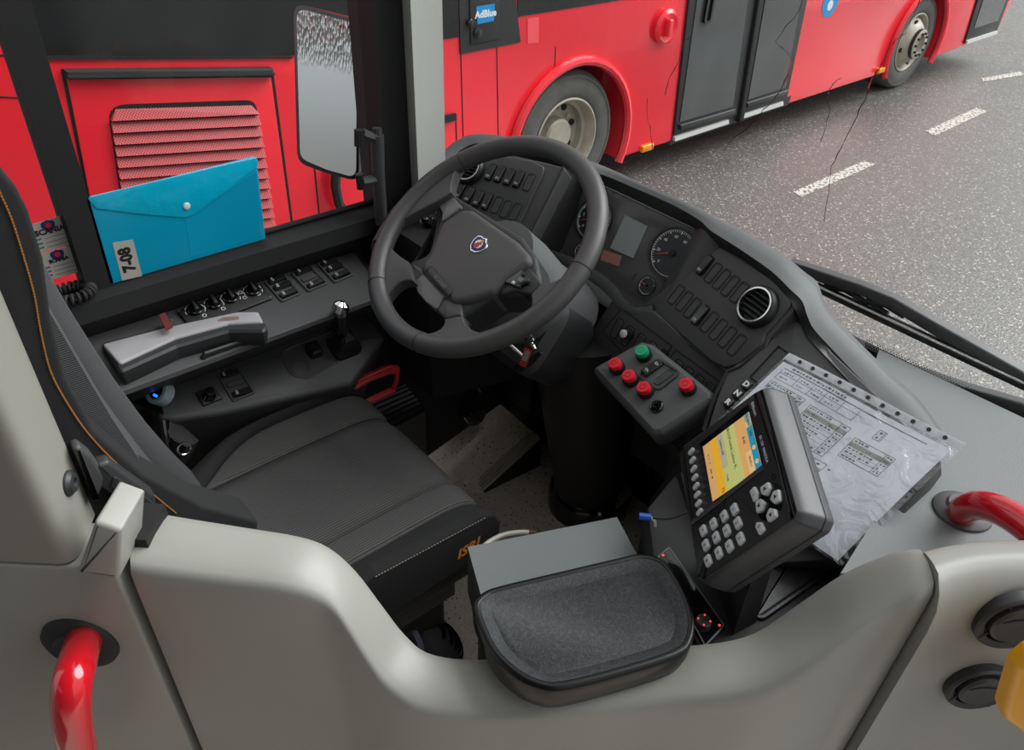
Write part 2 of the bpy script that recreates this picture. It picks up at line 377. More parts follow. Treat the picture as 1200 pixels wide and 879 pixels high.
K['glass'] = glassy('window_glass', (.97, .98, .98), .0)
K['film'] = glassy('clear_plastic_film', (.97, .98, .99), .05, .12)
K['crack'] = mat('glass_crack', (40, 26, 26), .3)
K['crack_refraction'] = mat('crack_red_refraction', (214, 60, 60), .3)  # red refraction in the glass, painted into the crack colour
m = mat('paper_in_sleeve', (243, 244, 250), .45, var=.05, vscale=14); K['paper'] = m
m = K['mirror']; t, p = nodes(m); co = t.nodes.new('ShaderNodeTexCoord'); mp_ = t.nodes.new('ShaderNodeMapping'); mp_.inputs['Scale'].default_value = (170, 170, 60); t.links.new(co.outputs['Object'], mp_.inputs[0])
v = t.nodes.new('ShaderNodeTexVoronoi'); v.inputs['Scale'].default_value = 1; t.links.new(mp_.outputs[0], v.inputs['Vector'])
sx_ = t.nodes.new('ShaderNodeSeparateXYZ'); t.links.new(co.outputs['Object'], sx_.inputs[0]); mr = t.nodes.new('ShaderNodeMapRange'); mr.inputs[1].default_value = .05; mr.inputs[2].default_value = .15; t.links.new(sx_.outputs[2], mr.inputs[0])
b = t.nodes.new('ShaderNodeBump'); b.inputs['Distance'].default_value = .006; t.links.new(mr.outputs[0], b.inputs['Strength']); t.links.new(v.outputs['Distance'], b.inputs['Height']); t.links.new(b.outputs[0], p.inputs['Normal'])
m = K['film']; t = m.node_tree; co = t.nodes.new('ShaderNodeTexCoord'); n = t.nodes.new('ShaderNodeTexNoise'); n.inputs['Scale'].default_value = 22; n.inputs['Detail'].default_value = 3; n.inputs['Distortion'].default_value = 1.2
t.links.new(co.outputs['Object'], n.inputs['Vector']); b = t.nodes.new('ShaderNodeBump'); b.inputs['Strength'].default_value = .6; b.inputs['Distance'].default_value = .02; t.links.new(n.outputs[0], b.inputs['Height'])
for q in t.nodes:
    if q.type == 'BSDF_GLOSSY': t.links.new(b.outputs[0], q.inputs['Normal'])
# ================================================================ setting
GZ = -.83
o = obj('road', mb(box((-25, -25, GZ - .2), (60, 40, GZ))), K['road'], kind='structure', label='wet grey asphalt road with pale chippings'); road = o
m_ = K['dashline']; t, p = nodes(m_); co = t.nodes.new('ShaderNodeTexCoord'); n = t.nodes.new('ShaderNodeTexNoise'); n.inputs['Scale'].default_value = 34; n.inputs['Detail'].default_value = 6
t.links.new(co.outputs['Object'], n.inputs['Vector']); r = t.nodes.new('ShaderNodeValToRGB'); r.color_ramp.interpolation = 'CONSTANT'; r.color_ramp.elements[0].color = lin(98, 96, 92); r.color_ramp.elements[1].position = .46; r.color_ramp.elements[1].color = lin(186, 184, 174)
t.links.new(n.outputs[0], r.inputs[0]); t.links.new(r.outputs[0], p.inputs['Base Color'])
gp = axes((0, 0, GZ), (1, 0, 0), (0, 1, 0))
for q in ([(929.5, 225), (938, 231.5), (1026, 192.5), (1012.7, 188.8)], [(1084, 154), (1095, 159.5), (1157, 130.6), (1144, 126.8)], [(1150, 92), (1152, 96), (1200, 88), (1196, 84)]):
    obj('lane_dash', mb(slab(gp, gp.uvs(q), .0, .004)), K['dashline'], road)
# cab floor with the ramped foot rest
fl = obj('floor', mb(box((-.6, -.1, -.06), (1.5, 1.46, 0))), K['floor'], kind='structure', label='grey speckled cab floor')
ra, rb_, rc = onz((567, 577), 0), onz((632, 545), 0), V((1.232, 1.247, .1))
rd = V((.80, 1.49, .0)); re_ = V((1.24, 1.45, .1))
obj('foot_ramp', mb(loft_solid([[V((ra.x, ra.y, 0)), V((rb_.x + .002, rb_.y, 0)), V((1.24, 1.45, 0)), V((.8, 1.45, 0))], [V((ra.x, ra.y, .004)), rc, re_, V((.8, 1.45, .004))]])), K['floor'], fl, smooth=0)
du = (rc - V((ra.x, ra.y, .004))); sd = V((-du.y, du.x, 0)).normalized()
for k in range(4):
    a = V((ra.x, ra.y, .006)) + sd * (.006 + .011 * k); obj('edging_rib', mb(tube([a, a + du], .0055, 6)), K['edging'], fl)
obj('ramp_riser', mb(hexa([V((ra.x, ra.y, .001)), V((rb_.x, rb_.y, .001)), V((rb_.x, rb_.y - .004, .001)), V((ra.x, ra.y - .004, .001))], [V((ra.x, ra.y, .005)), rc, rc + V((0, -.004, 0)), V((ra.x, ra.y - .004, .005))])), K['black'], fl)
# front bulkhead below the dashboard
wf = obj('wall_front', mb(box((1.36, -.6, GZ + .35), (1.42, 1.44, .78))), K['deep'], kind='structure', label='black bulkhead under the dashboard')
# left side of the cab below the window
wl = obj('wall_left', mb(box((-.7, 1.50, GZ + .3), (1.02, 1.53, .86)), box((-.7, 1.45, .80), (1.02, 1.53, .86))), K['black'], kind='structure', label='black side wall under the side window')
sill = [[V((x, 1.47, .86)), V((x, 1.47, .893)), V((x, 1.43, .893)), V((x, 1.40, .885)), V((x, 1.395, .85)), V((x, 1.43, .80)), V((x, 1.47, .79))] for x in (-.7, .2, .93)]
obj('trim_1', mb(loft_solid(sill)), K['deep'], kind='structure', label='black sill below the side window')
obj('window_gasket', mb(tube([V((-.6, 1.452, .899)), V((.90, 1.452, .899))], .006, 8)), K['rubber'], wl)
# window glass (two panes, the rear one behind the slim black post)
wp = axes((0, 1.455, 0), (1, 0, 0), (0, 0, 1))
obj('window_1', mb(slab(wp, [(.262, .88), (.845, .88), (.845, 2.4), (.262, 2.4)], -.004, 0)), K['glass'], kind='structure', label='side window pane beside the driver')
obj('window_2', mb(slab(wp, [(-.7, .88), (.22, .88), (.22, 2.4), (-.7, 2.4)], -.004, 0)), K['glass'], kind='structure', label='rear side pane behind the driver')
obj('trim_2', mb(hexa([V((.212, 1.425, .885)), V((.257, 1.425, .885)), V((.262, 1.468, .885)), V((.207, 1.468, .885))], [V((.235, 1.425, 2.4)), V((.288, 1.425, 2.4)), V((.293, 1.468, 2.4)), V((.23, 1.468, 2.4))])), K['deep'], kind='structure', label='slim black post between the two side panes')
obj('trim_3', mb(hexa([V((.842, 1.40, .86)), V((.915, 1.395, .86)), V((.925, 1.50, .86)), V((.842, 1.50, .86))], [V((.85, 1.40, 2.4)), V((.925, 1.395, 2.4)), V((.935, 1.50, 2.4)), V((.85, 1.50, 2.4))])), K['deep'], kind='structure', label='black frame in front of the side window')
pil = obj('trim_4', mb(hexa([V((.905, 1.36, .70)), V((1.0, 1.39, .70)), V((1.01, 1.47, .70)), V((.915, 1.44, .70))], [V((.90, 1.36, 2.4)), V((1.0, 1.39, 2.4)), V((1.01, 1.47, 2.4)), V((.91, 1.44, 2.4))])), K['pillar'], kind='structure', label='light grey windscreen pillar')
# windscreen, upright glass following the nose
PW = resamp(cr([(1.0, 1.425, 0), (1.17, 1.41, 0), (1.285, 1.33, 0), (1.34, 1.1, 0), (1.37, .7, 0), (1.375, .2, 0), (1.36, -.5, 0)], 8), 41)
def ws(p, out=0.0):
    d = ray(*p)
    for a, b in zip(PW, PW[1:]):
        e = b - a; den = d.x * e.y - d.y * e.x
        if abs(den) < 1e-9: continue
        k = (a.x * e.y - a.y * e.x) / den; s = (a.x * d.y - a.y * d.x) / den
        if k > 0 and -.001 <= s <= 1.001:
            nn = V((-e.y, e.x, 0)).normalized() * -1
            if nn.x < 0 and nn.y < 0: nn = -nn
            return EYE + d * k + nn * out
    return EYE + d * 1.4
def wrow(off, z):
    r = []
    for i, q in enumerate(PW):
        e = PW[min(i + 1, 40)] - PW[max(i - 1, 0)]; nn = V((-e.y, e.x, 0)).normalized(); nn = nn if nn.x > -.2 and nn.dot(V((1, .7, 0))) > 0 else -nn
        r.append(q + nn * off + V((0, 0, z)))
    return r
win = obj('window_3', mb(loft([wrow(0, .74), wrow(0, 2.4), wrow(.005, 2.4), wrow(.005, .74), wrow(0, .74)])), K['glass'], kind='structure', label='cracked curved windscreen')
cracks = [[(1078.7, 0), (1071, 19.5), (1061, 39), (1050, 47), (1042, 58.5), (1033, 76), (1023, 91), (1019, 101), (1016, 110.5), (1005, 134), (990, 167), (975, 195), (966, 259)],
          [(986.6, 92), (978, 97), (974.7, 102), (971, 108), (969, 114), (973, 130), (962, 165)],
          [(941, 0), (934, 17), (920, 32), (909.5, 49), (919, 58), (928, 67.5), (926, 77), (924.5, 86), (915, 107), (900, 124), (889, 135), (876, 150), (858, 162), (848, 180)],
          [(812, 41), (804, 47), (800, 54), (797, 65), (795, 75), (789, 85), (783.6, 95.6), (779.7, 111)], [(758, 115), (760, 140), (764, 160), (764, 186)]]
for c in cracks:
    q = [];
    for a, b in zip(c, c[1:]):
        for k in range(4): q.append((a[0] + (b[0] - a[0]) * k / 4 + random.uniform(-1, 1), a[1] + (b[1] - a[1]) * k / 4 + random.uniform(-1, 1)))
    q.append(c[-1]); obj('crack', mb(tube([ws(x, -.001) for x in q], [random.choice((.0005, .0007, .0010)) for _ in q], 4)), K['crack'], win)
c = [(928, 67.5), (926, 77), (924.5, 86), (918, 97)]; obj('crack', mb(tube([ws(x, -.0025) for x in c], .0009, 4)), K['crack_refraction'], win)
c = [(1023, 91), (1020, 97), (1018, 104)]; obj('crack', mb(tube([ws(x, -.0025) for x in c], .0009, 4)), K['crack_refraction'], win)
# black edge of the glass with its dotted fade
def arc(y): # position along the windscreen for a given Y
    for a, b in zip(PW, PW[1:]):
        if (a.y - y) * (b.y - y) <= 0 and abs(a.y - b.y) > 1e-9: return a.lerp(b, (y - a.y) / (b.y - a.y))
    return PW[-1]
obj('screen_edge', mb(loft([[arc(.50 - .03 * i) + V((-.003, 0, .74)) for i in range(28)], [arc(.50 - .03 * i) + V((-.003, 0, .797)) for i in range(28)]])), K['deep'], win)
md = MB()
for r_ in range(5):
    for i in range(150):
        y = .49 - .0056 * i + (.0028 if r_ % 2 else 0); s = .0026 - .0004 * r_; c = arc(y) + V((-.003, 0, .800 + r_ * .0042))
        md.add(([c + V((0, s * math.cos(a), s * math.sin(a))) for a in (0, 1.05, 2.1, 3.14, 4.19, 5.24)], [[0, 1, 2, 3, 4, 5]]))
obj('dot_matrix', md, K['deep'], win, kind='stuff')
md = MB()
for r_ in range(3):
    for i in range(150):
        z = .98 + .0052 * i + (.0026 if r_ % 2 else 0); s = .0022 - .0005 * r_; c = PW[0].lerp(PW[2], .04 + .055 * r_) + V((-.001, -.003, z))
        e = (PW[2] - PW[0]).normalized(); md.add(([c + e * s * math.cos(a) + V((0, 0, s * math.sin(a))) for a in (0, 1.05, 2.1, 3.14, 4.19, 5.24)], [[0, 1, 2, 3, 4, 5]]))
obj('dot_matrix', md, K['deep'], win, kind='stuff')
# grey shelf between dashboard and windscreen on the right
obj('trim_5', mb(loft_solid([[onz((1030, 600), .815) * 1 + V((0, 0, z - .815)), V((1.2, .40, z)), V((1.358, .46, z)), V((1.365, .2, z)), V((1.35, -.5, z)), V((1.0, -.5, z)), onz((1130, 662), .815) + V((0, 0, z - .815)), onz((985, 672), .815) + V((0, 0, z - .815))] for z in (.76, .815)])), K['shelf'], kind='structure', label='grey grained shelf below the windscreen')

# unseen roof and walls added to block sky light, and the aisle floor
obj('unseen_ceiling', mb(box((-4.0, .55, 2.40), (.35, 1.53, 2.46))), K['grey'], kind='structure', label='unseen roof panel over the cab, added to block sky light')  # kept short at the front to let sky light into the cab
obj('unseen_ceiling_2', mb(box((-4.0, -1.1, 2.40), (.15, .55, 2.46))), K['grey'], kind='structure', label='unseen roof panel over the aisle, added to block sky light')
obj('unseen_wall_side', mb(box((-4.0, -1.1, GZ + .3), (-.3, -1.05, 2.40))), K['grey'], kind='structure', label='unseen windowless body side, added to cut light from behind')  # left solid to dim the light from behind
obj('unseen_wall_back', mb(box((-4.0, -1.05, GZ + .3), (-3.95, 1.53, 2.02))), K['grey'], kind='structure', label='unseen rear wall of the bus, added to cut light from behind')
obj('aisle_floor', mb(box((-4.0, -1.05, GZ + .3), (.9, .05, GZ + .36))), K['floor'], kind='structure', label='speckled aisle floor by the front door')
# ================================================================ the red bus alongside
bp = axes((0, 3.9, 0), (1, 0, 0), (0, 0, 1))
bus = thing('bus', 'long red city bus parked alongside with dirty wheels and dark doors', 'bus', (5.4, 3.9, GZ))
def arcp(cx, cz, r, z0, n=22):
    a = math.asin(max(-1, min(1, (z0 - cz) / r))); return [(cx + r * math.cos(math.pi - a + (2 * a - math.pi) * i / (n - 1)), cz + r * math.sin(math.pi - a + (2 * a - math.pi) * i / (n - 1))) for i in range(n)]
RA = (3.94, -.37, .585); FA = (9.10, -.37, .57)
pts = [(-.4, -.60)] + arcp(*RA, -.60) + arcp(*FA, -.58) + [(11.28, -.52), (11.44, -.15), (11.5, .3), (11.45, 1.9), (-.4, 1.9)]
obj('body', mb(slab(bp, pts, -2.45, 0, .02)), K['redbus'], bus, smooth=30)
obj('underbody', mb(box((-.2, 4.35, -.62), (11.1, 6.2, .5))), K['deep'], bus)
for cx, cz, r in (RA, FA):
    obj('arch_flare', mb(tube([bp.at(a, b, .012) for a, b in arcp(cx, cz, r, -.62, 26)], .032, 8, flat=1)), K['redbus'], bus)
def bslab(name, q, h0, h1, m, par=bus, bev=0, px=True, r=0):
    q = bp.uvs(q) if px else q
    if r: q = rnd(q, r)
    return obj(name, mb(slab(bp, q, h0, h1, bev)), m, par)
W1 = bslab('window', [bp.uv((50, 67)), (1.835, .545), (2.35, .53), (2.35, 1.3), (.60, 1.3), bp.uv((28, 0))], 0, .006, K['busblack'], px=False)
bslab('window', [(2.72, .50), (2.92, .50), (2.90, 1.3), (2.66, 1.3)], 0, .006, K['busblack'], px=False)
bslab('window', [bp.uv((606, 19.5)), (4.6, .565), (5.05, .565), (5.05, 1.3), (3.35, 1.3)], 0, .006, K['busblack'], px=False)
bslab('window', [(6.75, .62), (11.3, .62), (11.3, 1.4), (6.75, 1.4)], 0, .006, K['busblack'], px=False)
bslab('window_gasket', [(45, 65), (52, 69.5), (342, 68), (342, 66)], .004, .012, K['deep'])
ab = bslab('filler_panel', [(536, -25), (539, 63), (609, 49), (601, -25)], 0, .01, K['busmatt'])
hatch = bslab('filler_flap', [(548, -20), (550, 51.7), (583, 45), (583, -20)], .01, .018, K['busmatt'], ab, .003)
st = bslab('sticker', [(556, 7), (577.5, 3.6), (576.5, 23.7), (557.5, 27.6)], .018, .0195, K['bluesign'], ab)
u0, v0 = bp.uv((567, 15.5)); text('AdBlue', .055, bp, u0, v0, .0198, K['white'], ab, bold=.002)
for q, r in (((548.5, 26), .022), ((557, 37.5), .03)): u0, v0 = bp.uv(q); obj('flap_lock', mb(lathe(bp, [(r, .01), (r, .028), (r * .7, .032), (0, .032)], 14, u0, v0)), K['gloss'], ab)
# rear engine hatch with louvred grille
bslab('hatch_gap', [(71, 81), (319.5, 80), (345, 275), (114, 290)], 0, .004, K['deep'])
hp = bslab('engine_hatch', [(77.5, 91), (316, 88), (341.5, 275), (116, 290)], .0, .014, K['redbus'], bus, .004)
bslab('hatch_rail', [(73, 80), (315, 77.7), (317, 88.5), (77, 91)], .004, .05, K['rubber'], bus, .012)
bslab('hatch_rail_lip', [(75, 85), (316, 82), (317, 85), (76, 88)], .05, .056, K['dark'], bus)
gq = rnd(bp.uvs([(124, 122), (298, 116), (322, 276), (150, 296)]), [.08, .06, .06, .08])
gr = obj('grille_opening', mb(slab(bp, gq, .013, .016)), K['deep'], hp)
m_ = K['redrib']; t, p = nodes(m_); co = t.nodes.new('ShaderNodeTexCoord'); sx_ = t.nodes.new('ShaderNodeSeparateXYZ'); t.links.new(co.outputs['Object'], sx_.inputs[0]); prod = None
for ax, fr in (('X', 430), ('Z', 430)):
    ml = t.nodes.new('ShaderNodeMath'); ml.operation = 'MULTIPLY'; ml.inputs[1].default_value = fr; t.links.new(sx_.outputs[ax], ml.inputs[0])
    sn = t.nodes.new('ShaderNodeMath'); sn.operation = 'SINE'; t.links.new(ml.outputs[0], sn.inputs[0])
    if prod: q = t.nodes.new('ShaderNodeMath'); q.operation = 'MULTIPLY'; t.links.new(sn.outputs[0], q.inputs[0]); t.links.new(prod.outputs[0], q.inputs[1]); prod = q
    else: prod = sn
r = t.nodes.new('ShaderNodeValToRGB'); r.color_ramp.interpolation = 'CONSTANT'; r.color_ramp.elements[0].color = lin(206, 66, 70); r.color_ramp.elements[1].position = .18; r.color_ramp.elements[1].color = lin(74, 20, 22)
t.links.new(prod.outputs[0], r.inputs[0]); t.links.new(r.outputs[0], p.inputs['Base Color'])
tl, trr, br, bl = [V(bp.uv(q)) for q in ((126, 128), (299, 121), (322, 276), (151, 296))]
NS = 13
for k in range(NS):
    a0, a1 = tl.lerp(bl, k / NS), tl.lerp(bl, (k + .76) / NS); b0, b1 = trr.lerp(br, k / NS), trr.lerp(br, (k + .76) / NS); ins = .03 if k == 0 else 0
    obj('louvre', mb(hexa([bp.at(a0.x + ins, a0.y, .016), bp.at(b0.x - ins, b0.y, .016), bp.at(b1.x, b1.y, .016), bp.at(a1.x, a1.y, .016)], [bp.at(a0.x + ins, a0.y, .022), bp.at(b0.x - ins, b0.y, .022), bp.at(b1.x, b1.y, .045), bp.at(a1.x, a1.y, .045)])), K['redrib'], hp, smooth=0)
def seam(a, b, w=.008): # thin dark panel gap
    p0, p1 = V(bp.uv(a)), V(bp.uv(b)); d = (p1 - p0).normalized(); s = V((-d.y, d.x)) * w / 2
    obj('panel_gap', mb(slab(bp, [tuple(p0 + s), tuple(p0 - s), tuple(p1 - s), tuple(p1 + s)], 0, .003)), K['deep'], bus)
seam((52, 69), (104, 238), .018); seam((-10, 64), (50, 69)); seam((-10, 113), (32, 115), .006); seam((95, 245), (104, 238), .006)
seam((368, 190), (375, 262)); seam((540, 63), (543, 170), .005); seam((582, 52), (584, 160), .005); seam((651, 55), (650, 78), .005); seam((534, 135), (535, 165), .006)
bslab('flap_trim', [(517, 135), (533, 132), (533, 140), (517, 144)], 0, .02, K['rubber'])
obj('hanging_hose', mb(tube([bp.at(*bp.uv(q), .05) for q in ((389, 190), (388, 215), (392, 235), (402, 250), (415, 262))], .03, 8)), K['rubber'], bus)
bslab('reflector_patch', [(618, 22), (631, 20), (631, 50), (618, 51)], 0, .003, mat('faded_red', (242, 84, 92), .4))
u0, v0 = bp.uv((778, 31)); cap = obj('filler_cap', mb(lathe(bp, [(.125, 0), (.125, .03), (.1, .045), (.07, .03), (0, .03)], 24, u0, v0)), K['redbus'], bus)
obj('cap_handle', mb(slab(bp, rrect(.05, .12, .02, 4, u0, v0), .03, .07, .01)), K['redbus'], cap)
for q in ((756.5, 172.5), (1031, 82)):
    u0, v0 = bp.uv(q); obj('marker_lamp', mb(slab(bp, rrect(.14, .055, .012, 3, u0, v0), 0, .03, .01)), K['amber'], bus)
u0, v0 = bp.uv((973.5, 2)); s_ = obj('round_badge', mb(lathe(bp, [(.13, 0), (.13, .003), (0, .003)], 20, u0, v0)), K['bluesign'], bus)
obj('badge_mark', mb(lathe(bp, [(.045, .003), (.045, .005), (0, .005)], 12, u0, v0 - .03)), K['white'], s_)
# middle door, two glazed leaves
bslab('sill_band', [(784, 170), (923, 123), (927, 112), (788, 158)], 0, .004, K['busmatt'])  # matt black band below the door leaves
bslab('sill_strip', [(788, 164.5), (851, 144), (851, 139.5), (788, 159.5)], .004, .03, K['offwhite'])
bslab('sill_strip', [(866, 138.5), (915, 122.5), (915, 118), (866, 134)], .004, .03, K['offwhite'])
fr_ = bslab('door_leaf', [(812, -60), (787.5, 158), (862, 134), (893, -60)], 0, .02, K['busmatt'], bus, .006)
bslab('door_glass', [(822, -60), (794, 142), (856, 124), (882, -60)], .02, .026, K['busdoor'], fr_)
bslab('door_rail', [(793, 151), (857, 131), (857, 126), (793, 145)], .02, .05, K['dark'], fr_, .008)
u0, v0 = bp.uv((827, 5)); obj('door_handle', mb(frame(bp, rrect(.09, .26, .04, 4, u0, v0), .022, .026, .05)), K['gloss'], fr_)
f2 = bslab('door_leaf', [(894, -60), (865, 133), (920, 116), (956, -60)], 0, .02, K['busmatt'], bus, .006)
bslab('door_glass', [(904, -60), (874, 116), (918, 102), (946, -60)], .02, .026, K['busdoor'], f2)
bslab('door_rail', [(871, 124), (919, 109), (919, 104), (871, 119)], .02, .05, K['dark'], f2, .008)
bslab('door_post', [(893, -60), (862, 142), (867, 140), (899, -60)], .0, .045, K['rubber'], bus, .01)
# front door
f3 = bslab('door_leaf', [(1150, -20), (1128.5, 51), (1166, 37), (1188, -20)], 0, .02, K['busmatt'], bus, .006)
bslab('door_glass', [(1156, -20), (1139, 33), (1167, 24), (1184, -20)], .02, .026, K['busdoor'], f3)
bslab('sill_strip', [(1129, 51), (1165, 39), (1165.5, 35.5), (1130, 47)], .02, .04, K['offwhite'])
# wheels
def wheel(cx, cz, front):
    w = axes((cx, 3.97, cz), (1, 0, 0), (0, 0, 1))
    R = .485
    ty = obj('tyre', mb(lathe(w, [(.29, -.26), (R - .02, -.28), (R, -.24), (R, -.02), (R - .012, .005), (R - .03, .03), (R - .05, .033), (R - .052, .028), (R - .10, .04), (.33, .035), (.30, .02), (.285, -.0), (.285, -.26)], 56)), K['tyre'], bus)
    if front: pr = [(.295, .0), (.30, .03), (.288, .034), (.275, .01), (.262, -.03), (.25, -.01), (.20, .05), (.165, .075), (.15, .08), (.15, .12), (.135, .125), (.09, .125), (.085, .085), (0, .085)]
    else: pr = [(.295, .0), (.30, .03), (.288, .034), (.27, .01), (.262, -.05), (.24, -.06), (.235, -.12), (.22, -.135), (.16, -.145), (.13, -.14), (.125, -.06), (.11, -.045), (0, -.045)]
    rm = obj('wheel_rim', mb(lathe(w, pr, 48, 0, 0, False)), K['rim'], bus)
    if front: obj('hub_cover', mb(lathe(w, [(.152, .07), (.152, .115), (.14, .121), (.14, .07)], 36)), K['dark'], rm)
    for i in range(10):
        a = 2 * math.pi * i / 10; q = axes(w.at(.112 * math.cos(a), .112 * math.sin(a), .125 if front else -.142), (1, 0, 0), (0, 0, 1)) if front else axes(w.at(.185 * math.cos(a), .185 * math.sin(a), -.145), (1, 0, 0), (0, 0, 1))
        obj('wheel_nut', mb(lathe(q, [(.014, 0), (.013, .022), (0, .026)], 8)), K['dark'] if front else K['rim'], rm)
    for i in range(8):
        a = 2 * math.pi * (i + .3) / 8; rr_ = .218 if front else .205; hh = .028 if front else -.138
        q = axes(w.at(rr_ * math.cos(a), rr_ * math.sin(a), hh), (math.cos(a), 0, math.sin(a)), (-math.sin(a), 0, math.cos(a)))
        if i % (1 if not front else 2) == 0: obj('vent_hole', mb(lathe(axes(q.o, (1, 0, 0), (0, 0, 1)), [(.024, -.004), (.024, .012), (0, .012)], 12)), K['deep'], rm)
wheel(3.93, GZ + .485, False); wheel(9.10, GZ + .485, True)
# ================================================================ wing mirror outside the side window
mo = V((.86, 1.64, 1.1)); mn = V((-.90, -.44, .15)).normalized(); mu = V((0, 0, 1)).cross(mn).normalized() * -1
mv_ = mn.cross(mu); mv_ = mv_ if mv_.z > 0 else -mv_
mp = axes(mo, mu, mv_)
if mp.n.dot(mn) < 0: mp = axes(mo, -mu, mv_)
mir = thing('wing_mirror', 'tall black framed wing mirror wet with rain outside the side window', 'mirror', (.87, 1.6, .86))
mq = mp.uvs([(344, 3), (423, 24), (421, 213), (383, 203), (349, 190)])
ms = mp.uvs([(349, 9), (420, 28), (419, 208), (384, 198), (353.5, 185)])
obj('housing', mb(rings(mp, rnd(mq, .03), [(.02, -.07), (.006, -.05), (0, -.02), (0, .002), (.003, .004)])), K['gloss'], mir)
obj('mirror_glass', mb(slab(mp, rnd(ms, .025), .004, .006)), K['mirror'], mir)
mh = thing('bracket_handle', 'black upright bar with two short arms just right of the wing mirror', 'handle', ony((447, 262), 1.385))
obj('bracket_arm', mb(tube([ony(q, 1.385) for q in ((424, 156), (430, 159), (443, 163))], .011, 8)), K['dash'], mh)
obj('bracket_arm', mb(tube([ony(q, 1.385) for q in ((424, 213), (432, 212), (443, 209))], .011, 8)), K['dash'], mh)
obj('bracket_bar', mb(tube([ony(q, 1.385) for q in ((442, 158), (443, 200), (447, 262))], .0145, 12), tube([ony((442, 150), 1.385), ony((442, 160), 1.385)], .010, 10)), K['dash'], mh)
obj('bracket_clamp', mb(tube([ony((421, 152), 1.385), ony((421, 171), 1.385)], .011, 8)), K['black'], mh)
obj('bracket_clamp', mb(tube([ony((421, 204), 1.385), ony((423, 221), 1.385)], .009, 8)), K['black'], mh)
# ================================================================ wipers outside the windscreen
wq = axes((1.44, 0, 0), (0, -1, 0), (0, 0, 1))
def wiper(label, arm, bl0, bl1, r, extra=None):
    q = wq.uvs(arm); c = wq.at(*q[len(q) // 2])
    w = thing('wiper', label, 'wiper', c, 'windscreen wipers'); obj('wiper_arm', mb(slab(wq, q, -.01, .012, .004)), K['dash'], w)
    pts = [wq.at(*wq.uv(x), .0) for x in (bl0, bl1)]; pm = [pts[0].lerp(pts[1], k / 6) for k in range(7)]
    obj('wiper_blade', mb(tube(pm, r, 8)), K['black'], w); obj('blade_spine', mb(tube([x + V((-.012, 0, .008)) for x in pm], r * .35, 6)), K['steel'], w)
    for a, b in extra or []: obj('blade_yoke', mb(tube([wq.at(*wq.uv(a)), wq.at(*wq.uv(((a[0] + b[0]) / 2, (a[1] + b[1]) / 2 - 3)), -.004), wq.at(*wq.uv(b))], .006, 8)), K['dark'], w)
    return w
w1 = wiper('upper black wiper across the road view, nearer the top', [(928, 304), (965, 316), (1010, 331), (1050, 347), (1100, 376), (1150, 404), (1202, 433), (1215, 450), (1150, 420), (1100, 393), (1065, 372), (1058, 366), (1012, 345), (965, 330), (935, 318)], (957, 336), (1225, 462), .011, [((966, 335), (1012, 352)), ((1015, 352), (1060, 371)), ((1100, 393), (1150, 418)), ((1000, 350), (1040, 368))])
w2 = wiper('lower black wiper just above the dotted glass edge', [(1030, 420), (1075, 431), (1130, 450), (1200, 470), (1225, 480), (1225, 492), (1195, 484), (1130, 466), (1080, 446)], (1035, 428), (1225, 504), .011, [((1090, 448), (1160, 476))])
# ================================================================ dashboard
CLp = Pl(onx((745, 290), 1.2), 3, 30)
RPp = Pl(onx((873, 305), 1.2), -15, 37)
LOp = Pl(RPp.hit((790, 392)), -6, 24)
LEp = Pl(onx((640, 205), 1.11), 14, 43)
RSp = Pl(RPp.hit((905, 420)), -6, 56)
dash = thing('dashboard', 'wraparound charcoal dashboard with switch panels and round dials behind the steering wheel', 'dashboard', (1.2, .95, .55))
def pz(p): return onz(p[:2], p[2])
ST = [((436, 283, .85), (446, 284, .845), ('z', 452, 288, .83)), ((455, 250, .90), (466, 256, .895), ('z', 474, 264, .875)), ((480, 222, .935), (491, 229, .93), ('z', 498, 236, .91)),
      ((517, 180, .98), (526, 189, .972), ('z', 532, 196, .945)), ((538, 163, 1.0), (543, 174, .99), ('z', 548, 180, .96)), ((560, 157, 1.01), (562, 168, 1.0), ('z', 563, 174, .97)),
      ((600, 161, 1.005), (600, 172, .995), ('z', 600, 180, .97)), ((640, 171, 1.0), (640, 182, .995), ('z', 640, 191, .97)), ((690, 188, .99), (684, 198, .985), ('c', 663, 199)),
      ((720, 200, .985), (712, 207, .98), ('c', 688, 209)), ((750, 214, .985), (738, 218, .98), ('c', 718, 223)), ((800, 236, .985), (786, 239, .98), ('c', 770, 248)),
      ((832, 251, .985), (818, 257, .98), ('c', 812, 268)), ((850, 260, .985), (834, 271, .98), ('r', 836, 284)), ((880, 275, .985), (864, 290, .98), ('r', 858, 297)),
      ((920, 300, .98), (903, 317, .975), ('r', 896, 322)), ((942, 318, .97), (926, 339, .965), ('r', 919, 345)), ((957, 330, .96), (940, 353, .955), ('r', 931, 361)),
      ((964, 347, .95), (946, 370, .94), ('s', 938, 379)), ((973, 365, .935), (954, 386, .925), ('s', 946, 395)), ((995, 389, .915), (976, 410, .905), ('s', 968, 418)),
      ((1029, 423, .89), (1008, 444, .88), ('s', 1000, 452)), ((1050, 443, .875), (1030, 466, .865), ('s', 1022, 475)), ((1077, 468, .86), (1060, 492, .85), ('s', 1052, 502)), ((1104, 505, .83), (1092, 524, .825), ('s', 1084, 532))]
def wpt(w):
    if w[0] == 'z': return onz(w[1:3], w[3])
    return {'c': CLp, 'r': RPp, 's': RSp}[w[0]].hit(w[1:3])
O_ = [pz(s[0]) for s in ST]; I_ = [pz(s[1]) for s in ST]; Wl = [wpt(s[2]) for s in ST]
def sm(r): return cr(r, 4)
cent = V((.75, .95, 0))
def outw(p, d, dz):
    q = V((p.x - cent.x, p.y - cent.y, 0)).normalized(); return p + q * d + V((0, 0, dz))
